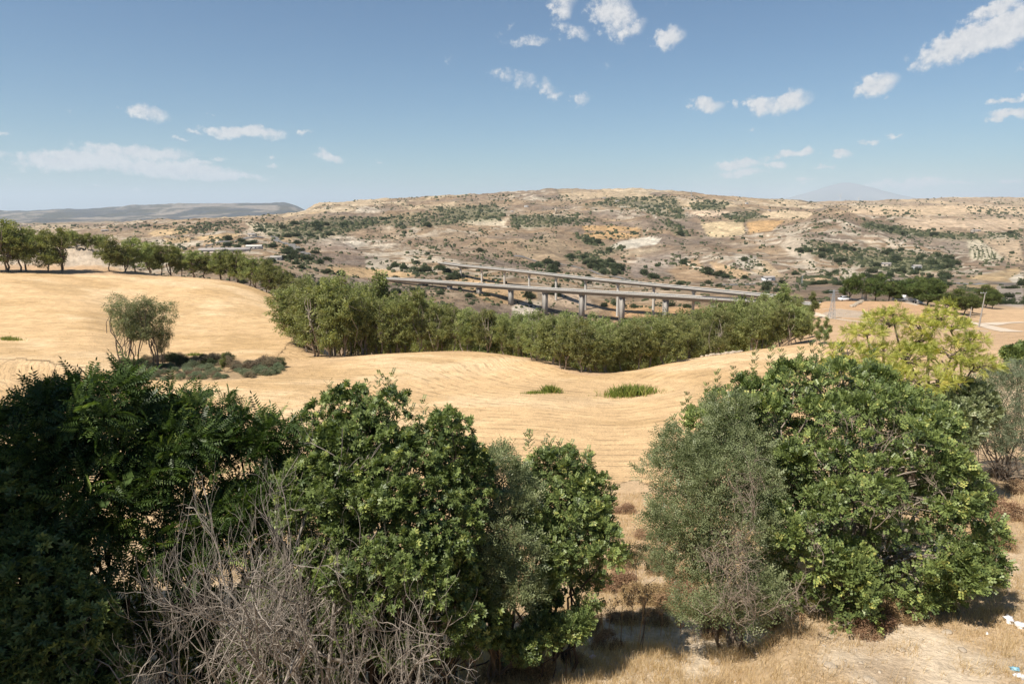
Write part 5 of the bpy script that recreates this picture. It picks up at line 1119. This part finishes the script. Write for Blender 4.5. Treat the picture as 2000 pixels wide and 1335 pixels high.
# rubble line
def stones(name, label, pts, seed, ymin, ymax):
    rng = np.random.default_rng(seed); mb = MB()
    for (px, py, s) in pts:
        p = hit(px, py, ymin, ymax); d = unit(rng.normal(size=(8, 3))); 
        b = MB(); b.box((0, 0, 0), (s, s*.8, s*.6), rng.random()*3, rng.uniform(.6, .95)); V = b.V[0]*(1+.25*rng.normal(size=(8, 1)))+p+[0, 0, s*.15]; mb.add(V, b.F[0])
    link(name, mb.data(name, M['stone']), kind='stuff')
stones('rubble', '', [(1664+t*26+rng.normal()*1.5, 600-t*16+rng.normal()*.9, rng.uniform(.4, 1.1)) for t in np.linspace(0, 1, 60)], 3, 150, 240)
stones('pale_rocks', '', [(1405+rng.normal()*14, 672+rng.normal()*6, rng.uniform(.3, .8)) for t in range(40)]+[(1440+rng.normal()*5, 640+rng.normal()*12, rng.uniform(.3, .8)) for t in range(20)], 4, 100, 170)
print('structures', time.time()-T0)

# ------------------------------------------------------------------ shrubs over the hills
def hill_shrubs():
    rng = np.random.default_rng(55)
    MS = [shrub_mesh('hill_shrub%d' % i, 'shrub', 500+i, 60, 1, .55, .8) for i in range(4)]
    GZ = ZONES
    C_ = []
    # general scatter by land area
    n = 42000; px = rng.uniform(-60, 2060, n); py = 382+rng.random(n)**1.25*220
    gr = np.asarray([noise2(px/23, py/9, 91), noise2(px/70, py/30, 93)])
    keep = (rng.random(n) < np.clip(.22+.55*gr[0]+.35*gr[1], .02, 1)*.9)
    for a, b in zip(px[keep], py[keep]): C_.append((a, b, 0))
    for poly, k in GZ:
        P_ = np.array(poly, float); got = 0
        while got < k*.72:
            a = rng.uniform(P_[:, 0].min(), P_[:, 0].max()); b = rng.uniform(P_[:, 1].min(), P_[:, 1].max()); ins = False
            for i in range(len(P_)):
                (xa, ya), (xb, yb) = P_[i], P_[(i+1) % len(P_)]
                if (ya > b) != (yb > b) and a < (xb-xa)*(b-ya)/(yb-ya)+xa: ins = not ins
            if ins: C_.append((a, b, 1)); got += 1
    # orchard rows, ring of trees
    for k in range(60):
        t = k/60*2*math.pi; C_.append((1595+36*math.cos(t), 549+6.5*math.sin(t), 2))
    for k in range(16):
        for j in range(6): C_.append((1870+k*4.0+j*1.5, 560+j*1.6+k*.5, 3))
    for j in range(5):
        for k in range(14): C_.append((1899+j*9+k*.5, 484+k*1.5, 3))
    for j in range(6):
        for k in range(12): C_.append((486+j*9+k*1.2, 437+k*.85, 3))
    FLD = [[(1372,438),(1410,434),(1450,436),(1452,456),(1420,460),(1388,460)], [(1462,436),(1528,433),(1504,448),(1464,455)], [(1490,416),(1590,415),(1578,424),(1495,423)], [(290,456),(372,448),(362,456)], [(640,524),(770,530),(810,537),(700,540)], [(1190,482),(1216,472),(1290,466),(1280,475)], [(1740,432),(1990,428),(1990,446),(1800,448)], [(382,463),(470,457),(455,466),(390,468)],[(1700,407),(1880,402),(1860,416),(1720,416)]]
    pts = []
    A = np.array([(a, b) for a, b, c in C_]); infld = np.zeros(len(A), bool)
    for poly in FLD: infld |= polymask(A[:, 0], A[:, 1], poly, .5) > .5
    for q, (a, b, c) in enumerate(C_):
        if infld[q] and (c != 1) and rng.random() < .96: continue
        w = world(a, b, 1.0)
        if w[2] > 0.06: continue
        # must be a point the land really reaches
        u = w[0]; i = int(np.clip(np.searchsorted(Ug, u)-1, 0, len(Ug)-2)); g = Z2[i]-w[2]*Yg; ok = np.where((g > 0) & (Yg > 330))[0]
        if len(ok) == 0: continue
        y = Yg[ok[0]]
        if y > 6500 or (y < 420 and c == 0): continue
        y = y*rng.uniform(.997, 1.003); x = u*y
        s = {0: min(rng.lognormal(.85, .42), 6.5), 1: min(rng.lognormal(1.3, .36), 8.5), 2: 5.0, 3: 2.0}[c]
        s *= np.interp(y, [400, 1000, 2000, 4000], [.9, 1.15, 1.6, 2.3])
        pts.append((x, y, zat(x, y), s, FPX*s/y))
    pts.sort(key=lambda t: -t[4]); 
    for k, (x, y, z, s, _) in enumerate(pts[:300]):
        px_, py_ = project(x, y, z)
        zx = ('near the left valley road' if px_ < 640 else 'beyond the far viaduct left end' if px_ < 900 else 'above the far viaduct' if px_ < 1120 else 'beside the dark thicket in the centre' if px_ < 1240 else 'on the slope right of the centre' if px_ < 1480 else 'near the ring of trees' if px_ < 1660 else 'in the valley behind the pines' if px_ < 1860 else 'on the slopes at the right edge')
        zy = 'high' if py_ < 455 else 'midway up' if py_ < 510 else 'low'
        o = thing('hill_shrub', 'dark shrub %s on the dry hills, %s' % (zy, zx), 'shrub', (x, y, z-.08*s), rng.random()*6.28, 'larger shrubs scattered over the dry hills', MS[k % 4]); o.scale = (s*1.15, s*1.15, s*rng.uniform(.75, 1.15))
    rest = pts[300:11500]; V = []; F = []; T = []; off = 0
    tris = []
    for v in range(6):
        vv = []; a0 = np.arange(6)*math.pi/3
        for (rr_, zz_) in ((.50, -.1), (.42, .55)):
            for a in a0: vv.append((math.cos(a)*rr_*rng.uniform(.7, 1.25), math.sin(a)*rr_*rng.uniform(.7, 1.25), zz_*rng.uniform(.8, 1.25)))
        ff = [[i_+r_*6, (i_+1) % 6+r_*6, (i_+1) % 6+r_*6+6, i_+r_*6+6] for r_ in range(1) for i_ in range(6)]+[[6, 7, 8, 9], [6, 9, 10, 11]]
        tris.append((np.array(vv), np.array(ff)))
    for k, (x, y, z, s, _) in enumerate(rest):
        vv, ff = tris[k % 6]; a = rng.random()*6.28; c, sn = math.cos(a), math.sin(a)
        q = np.stack([(vv[:, 0]*c-vv[:, 1]*sn)*s*1.15+x, (vv[:, 0]*sn+vv[:, 1]*c)*s*1.15+y, vv[:, 2]*s*rng.uniform(.75, 1.1)+z-.08*s], 1)
        V.append(q); F.append(ff+off); off += len(q); T.append(np.full(len(q), rng.random()))
    link('far_scrub', mesh_np('far_scrub', np.concatenate(V), np.concatenate(F), M['shrub'], False, {'tint': np.concatenate(T)}), kind='stuff')
hill_shrubs()
print('hill shrubs', time.time()-T0)

# ------------------------------------------------------------------ dry grass, stalks, litter in the foreground
def grass():
    rng = np.random.default_rng(66)
    def blades(n, xr, yr, hmin, hmax, wid, dens, nb=7):
        x = rng.uniform(*xr, n); y = rng.uniform(*yr, n)
        k = dens(x, y) > rng.random(n); x, y = x[k], y[k]; z = np.array([zat(a, b) for a, b in zip(x, y)])
        m = len(x); X = np.repeat(x, nb)+rng.normal(size=m*nb)*.07; Y = np.repeat(y, nb)+rng.normal(size=m*nb)*.07; Zb = np.repeat(z, nb)-.02
        Xc = np.repeat(rng.normal(0, 1, m), nb)*0
        h = rng.uniform(hmin, hmax, m*nb)*np.repeat(rng.uniform(.5, 1.1, m), nb); a = rng.random(m*nb)*6.28; le = rng.uniform(.1, .8, m*nb)*h; la = rng.random(m*nb)*6.28
        dx, dy = np.cos(a)*wid, np.sin(a)*wid; lx, ly = np.cos(la)*le, np.sin(la)*le
        V = np.stack([np.stack([X-dx, Y-dy, Zb], 1), np.stack([X+dx, Y+dy, Zb], 1), np.stack([X+lx, Y+ly, Zb+h], 1)], 1).reshape(-1, 3)
        return V, np.arange(len(V)).reshape(-1, 3), np.repeat(np.clip(rng.normal(.55, .22, m*nb), 0, 1), 3)
    def bare_(x, y): return sstep(.02, .22, fbm(x/2.6, y/2.6, 4, 511))
    sets = [blades(21000, (-2, 16), (9.5, 22), .05, .24, .0045, lambda x, y: (1-.85*bare_(x, y))*(.5+.5*(fbm(x/1.3, y/1.3, 3, 71) > -.1)), 8),
            blades(12000, (0, 22), (20, 44), .14, .45, .009, lambda x, y: .8+0*x, 5),
            blades(5000, (-14, -1), (9.5, 30), .1, .4, .005, lambda x, y: .8+0*x, 6),
            blades(5500, (0, 18), (10, 18), .12, .42, .0045, lambda x, y: (fbm(x/1.2+5, y/1.2, 3, 73) > .12)*.7, 10)]
    def tuss(x, y): return np.clip(.15+1.6*fbm(x/1.7+3, y/1.7, 3, 75), 0, 1)
    v_, f_, t_ = blades(2600, (-2.5, 19), (9.8, 24), .10, .40, .006, tuss, 22)
    sets.append((v_, f_, np.clip(t_*.75, 0, 1)))
    sets.append(blades(5200, (-2.5, 3.6), (9.6, 14.5), .08, .34, .0045, lambda x, y: .75+0*x, 9))
    V = []; F = []; T = []; o = 0
    for v, f, t in sets: V.append(v); F.append(f+o); T.append(t); o += len(v)
    pr = np.random.default_rng(5); pv = []; pf = []; o_ = 0
    for k in range(900):
        x = pr.uniform(-2, 17); y = pr.uniform(9.8, 24); sz = min(pr.lognormal(-3.6, .55), .11); b = MB(); b.box((0, 0, 0), (sz*1.3, sz, sz*.6), pr.random()*3, pr.uniform(.55, .9)); q = b.V[0]*(1+.2*pr.normal(size=(8, 1)))+[x, y, zat(x, y)+sz*.1]; pv.append(q); pf.append(b.F[0]+o_); o_ += 8
    link('pebbles', mesh_np('pebbles', np.concatenate(pv), np.concatenate(pf), M['stone']), kind='stuff')
    link('dry_grass', mesh_np('dry_grass', np.concatenate(V), np.concatenate(F), M['straw'], False, {'tint': np.concatenate(T)}), kind='stuff')
    v, f, t = blades(15000, (-95, 100), (62, 215), .12, .4, .02, lambda x, y: np.array([.9 if abs(a/b) < .9 else 0 for a, b in zip(x, y)]), 3)
    link('stubble', mesh_np('stubble', v, f, M['straw'], False, {'tint': np.clip(t+.15, 0, 1)}), kind='stuff')
grass()
def stalk(label, px, py, top, seed, Y=None):
    rng = np.random.default_rng(seed); p = hit(px, py, 8, 30); H = (tanel(top)-p[2]/p[1])*p[1]; H = min(max(H, .4), 1.9); mb = MB(); hb = MB()
    t = np.array([rng.normal()*.06*H, rng.normal()*.05*H, H*.8]); mb.tube([(0, 0, -.05), t*.5+[.02, 0, 0], t], [.011, .009, .006], 4)
    for b in range(9):
        st = t*rng.uniform(.55, 1.0); a = rng.random()*6.28; L_ = H*rng.uniform(.14, .26); e = st+np.array([math.cos(a)*L_*.7, math.sin(a)*L_*.5, L_*.8]); mb.tube([st, (st+e)/2-[0, 0, .01], e], [.005, .004, .003], 3)
        for c in range(8):
            d = unit(rng.normal(size=3)+[0, 0, .7])*.045*(.8+H*.35); q = e+d; mb.tube([e, q], [.0025, .002], 3); hb.box(q, (.022, .02, .016), rng.random()*3, .6)
    root = thing('dry_stalk', label, 'dried plant', p, 0, 'tall dry stalks at the edge of the thicket'); link('stem', mb.data('stalk_stem', M['drystalk']), root); link('seed_heads', hb.data('seed_heads', M['drystalk']), root, kind='stuff')
SP = [(975,1332,1236,'dry umbel stalk at the bottom edge, leftmost of those left of centre thicket foot'),(1021,1300,1200,'dry forked stalk second from the left at the thicket foot'),(1176,1256,1168,'dry stalk just right of the low pale bush'),(1187,1250,1160,'thin dry stalk close behind the one right of the low bush'),(1212,1252,1145,'tall dry stalk in the middle of the cluster'),(1245,1266,1128,'tallest dry stalk of the cluster, right of its middle'),(1232,1240,1140,'dry stalk tucked between the two tallest ones'),(1257,1206,1150,'short dry stalk at the right of the cluster'),(1290,1240,1170,'dry stalk standing alone right of the cluster'),(930,1334,1265,'dry stalk at the bottom edge beside the bare branches'),(885,1334,1275,'low dry stalk at the bottom edge among bare branches'),(1398,1235,1195,'short dry stick left of the olive trunk'),(1330,1245,1205,'thin dry stick on the pale ground'),(1120,1262,1215,'dry stalk beneath the low pale bush'),(1055,1290,1235,'dry stalk left of the low pale bush'),(1560,1235,1195,'short dry stick below the big carob')]
for i, (a, b, c, lab) in enumerate(SP): stalk(lab, a, b, c, 700+i)
def litter(name, label, px, py, size, mat, seed, cat='litter'):
    rng = np.random.default_rng(seed); p = hit(px, py, 8, 30); n, m = 10, 7; V = []
    for i in range(n):
        for j in range(m+1):
            a = i/n*2*math.pi; ph = j/m*math.pi; r = 1+.45*rng.normal()*math.sin(ph); V.append((math.cos(a)*math.sin(ph)*size*.5*r, math.sin(a)*math.sin(ph)*size*.35*r, math.cos(ph)*size*.22*r+size*.15))
    F = [[i*(m+1)+j, ((i+1) % n)*(m+1)+j, ((i+1) % n)*(m+1)+j+1, i*(m+1)+j+1] for i in range(n) for j in range(m)]
    thing(name, label, cat, p, rng.random()*3, None, mesh_np(name, V, F, M[mat], False))
litter('plastic_bag', 'pinkish white crumpled bag in the dry grass at bottom centre', 1156, 1284, .17, 'bagpink', 1); litter('plastic_sheet', 'torn white sheet on the ground near the right edge', 1972, 1214, .34, 'bag', 2); litter('plastic_sheet', 'white scrap just below the torn sheet at the right edge', 1992, 1224, .28, 'bag', 3)
litter('paper_scrap', 'small white scrap left of the torn sheet', 1928, 1238, .10, 'bag', 4); litter('plastic_bottle', 'pale blue crushed bottle in the bottom right corner', 1982, 1308, .16, 'bagblue', 5); litter('plastic_bag', 'white crumpled bag beside the blue bottle in the corner', 1992, 1322, .2, 'bag', 6)
litter('plastic_scrap', 'greyish blue scrap below the big carob', 1718, 1226, .1, 'bag', 7); litter('plastic_scrap', 'grey scrap in the slope gap beside the cluster of stalks', 1276, 1160, .12, 'bag', 8)
rs = np.random.default_rng(12)
for i, (px, py, s) in enumerate([(1905,1150,.24),(1330,1278,.12),(1850,1235,.16),(1620,1300,.18),(1700,1330,.2),(1400,1290,.13),(1480,1262,.1),(1880,1270,.13),(1760,1270,.12),(1285,1292,.1)]):
    p = hit(px, py, 8, 30); b = MB(); n, m = 9, 5; V = []
    for a_ in range(n):
        for j in range(m+1):
            a = a_/n*6.283; ph = j/m*math.pi; r = 1+.13*rs.normal(); V.append((math.cos(a)*math.sin(ph)*s*.8*r, math.sin(a)*math.sin(ph)*s*.6*r, math.cos(ph)*s*.22*r+.02))
    F = [[i2*(m+1)+j, ((i2+1) % n)*(m+1)+j, ((i2+1) % n)*(m+1)+j+1, i2*(m+1)+j+1] for i2 in range(n) for j in range(m)]
    where = ['beside the big carob on the right', 'left of the olive trunk on bare soil', 'on bare soil below the big carob, right side', 'near the bottom edge below the carob', 'at the bottom edge, right of centre', 'on the pale ground below the olive', 'just under the olive twigs', 'among dry grass toward the right edge', 'in the middle of the lower right ground', 'in dry grass right of the pinkish bag'][i]
    thing('stone', 'flat pale stone '+where, 'stone', p, rs.random()*3, 'pale stones on the foreground ground', mesh_np('stone', V, F, M['stone'], True))

print('objects', len(scn.objects), 'unique quads', sum(len(m.polygons) for m in bpy.data.meshes), 'time', time.time()-T0)
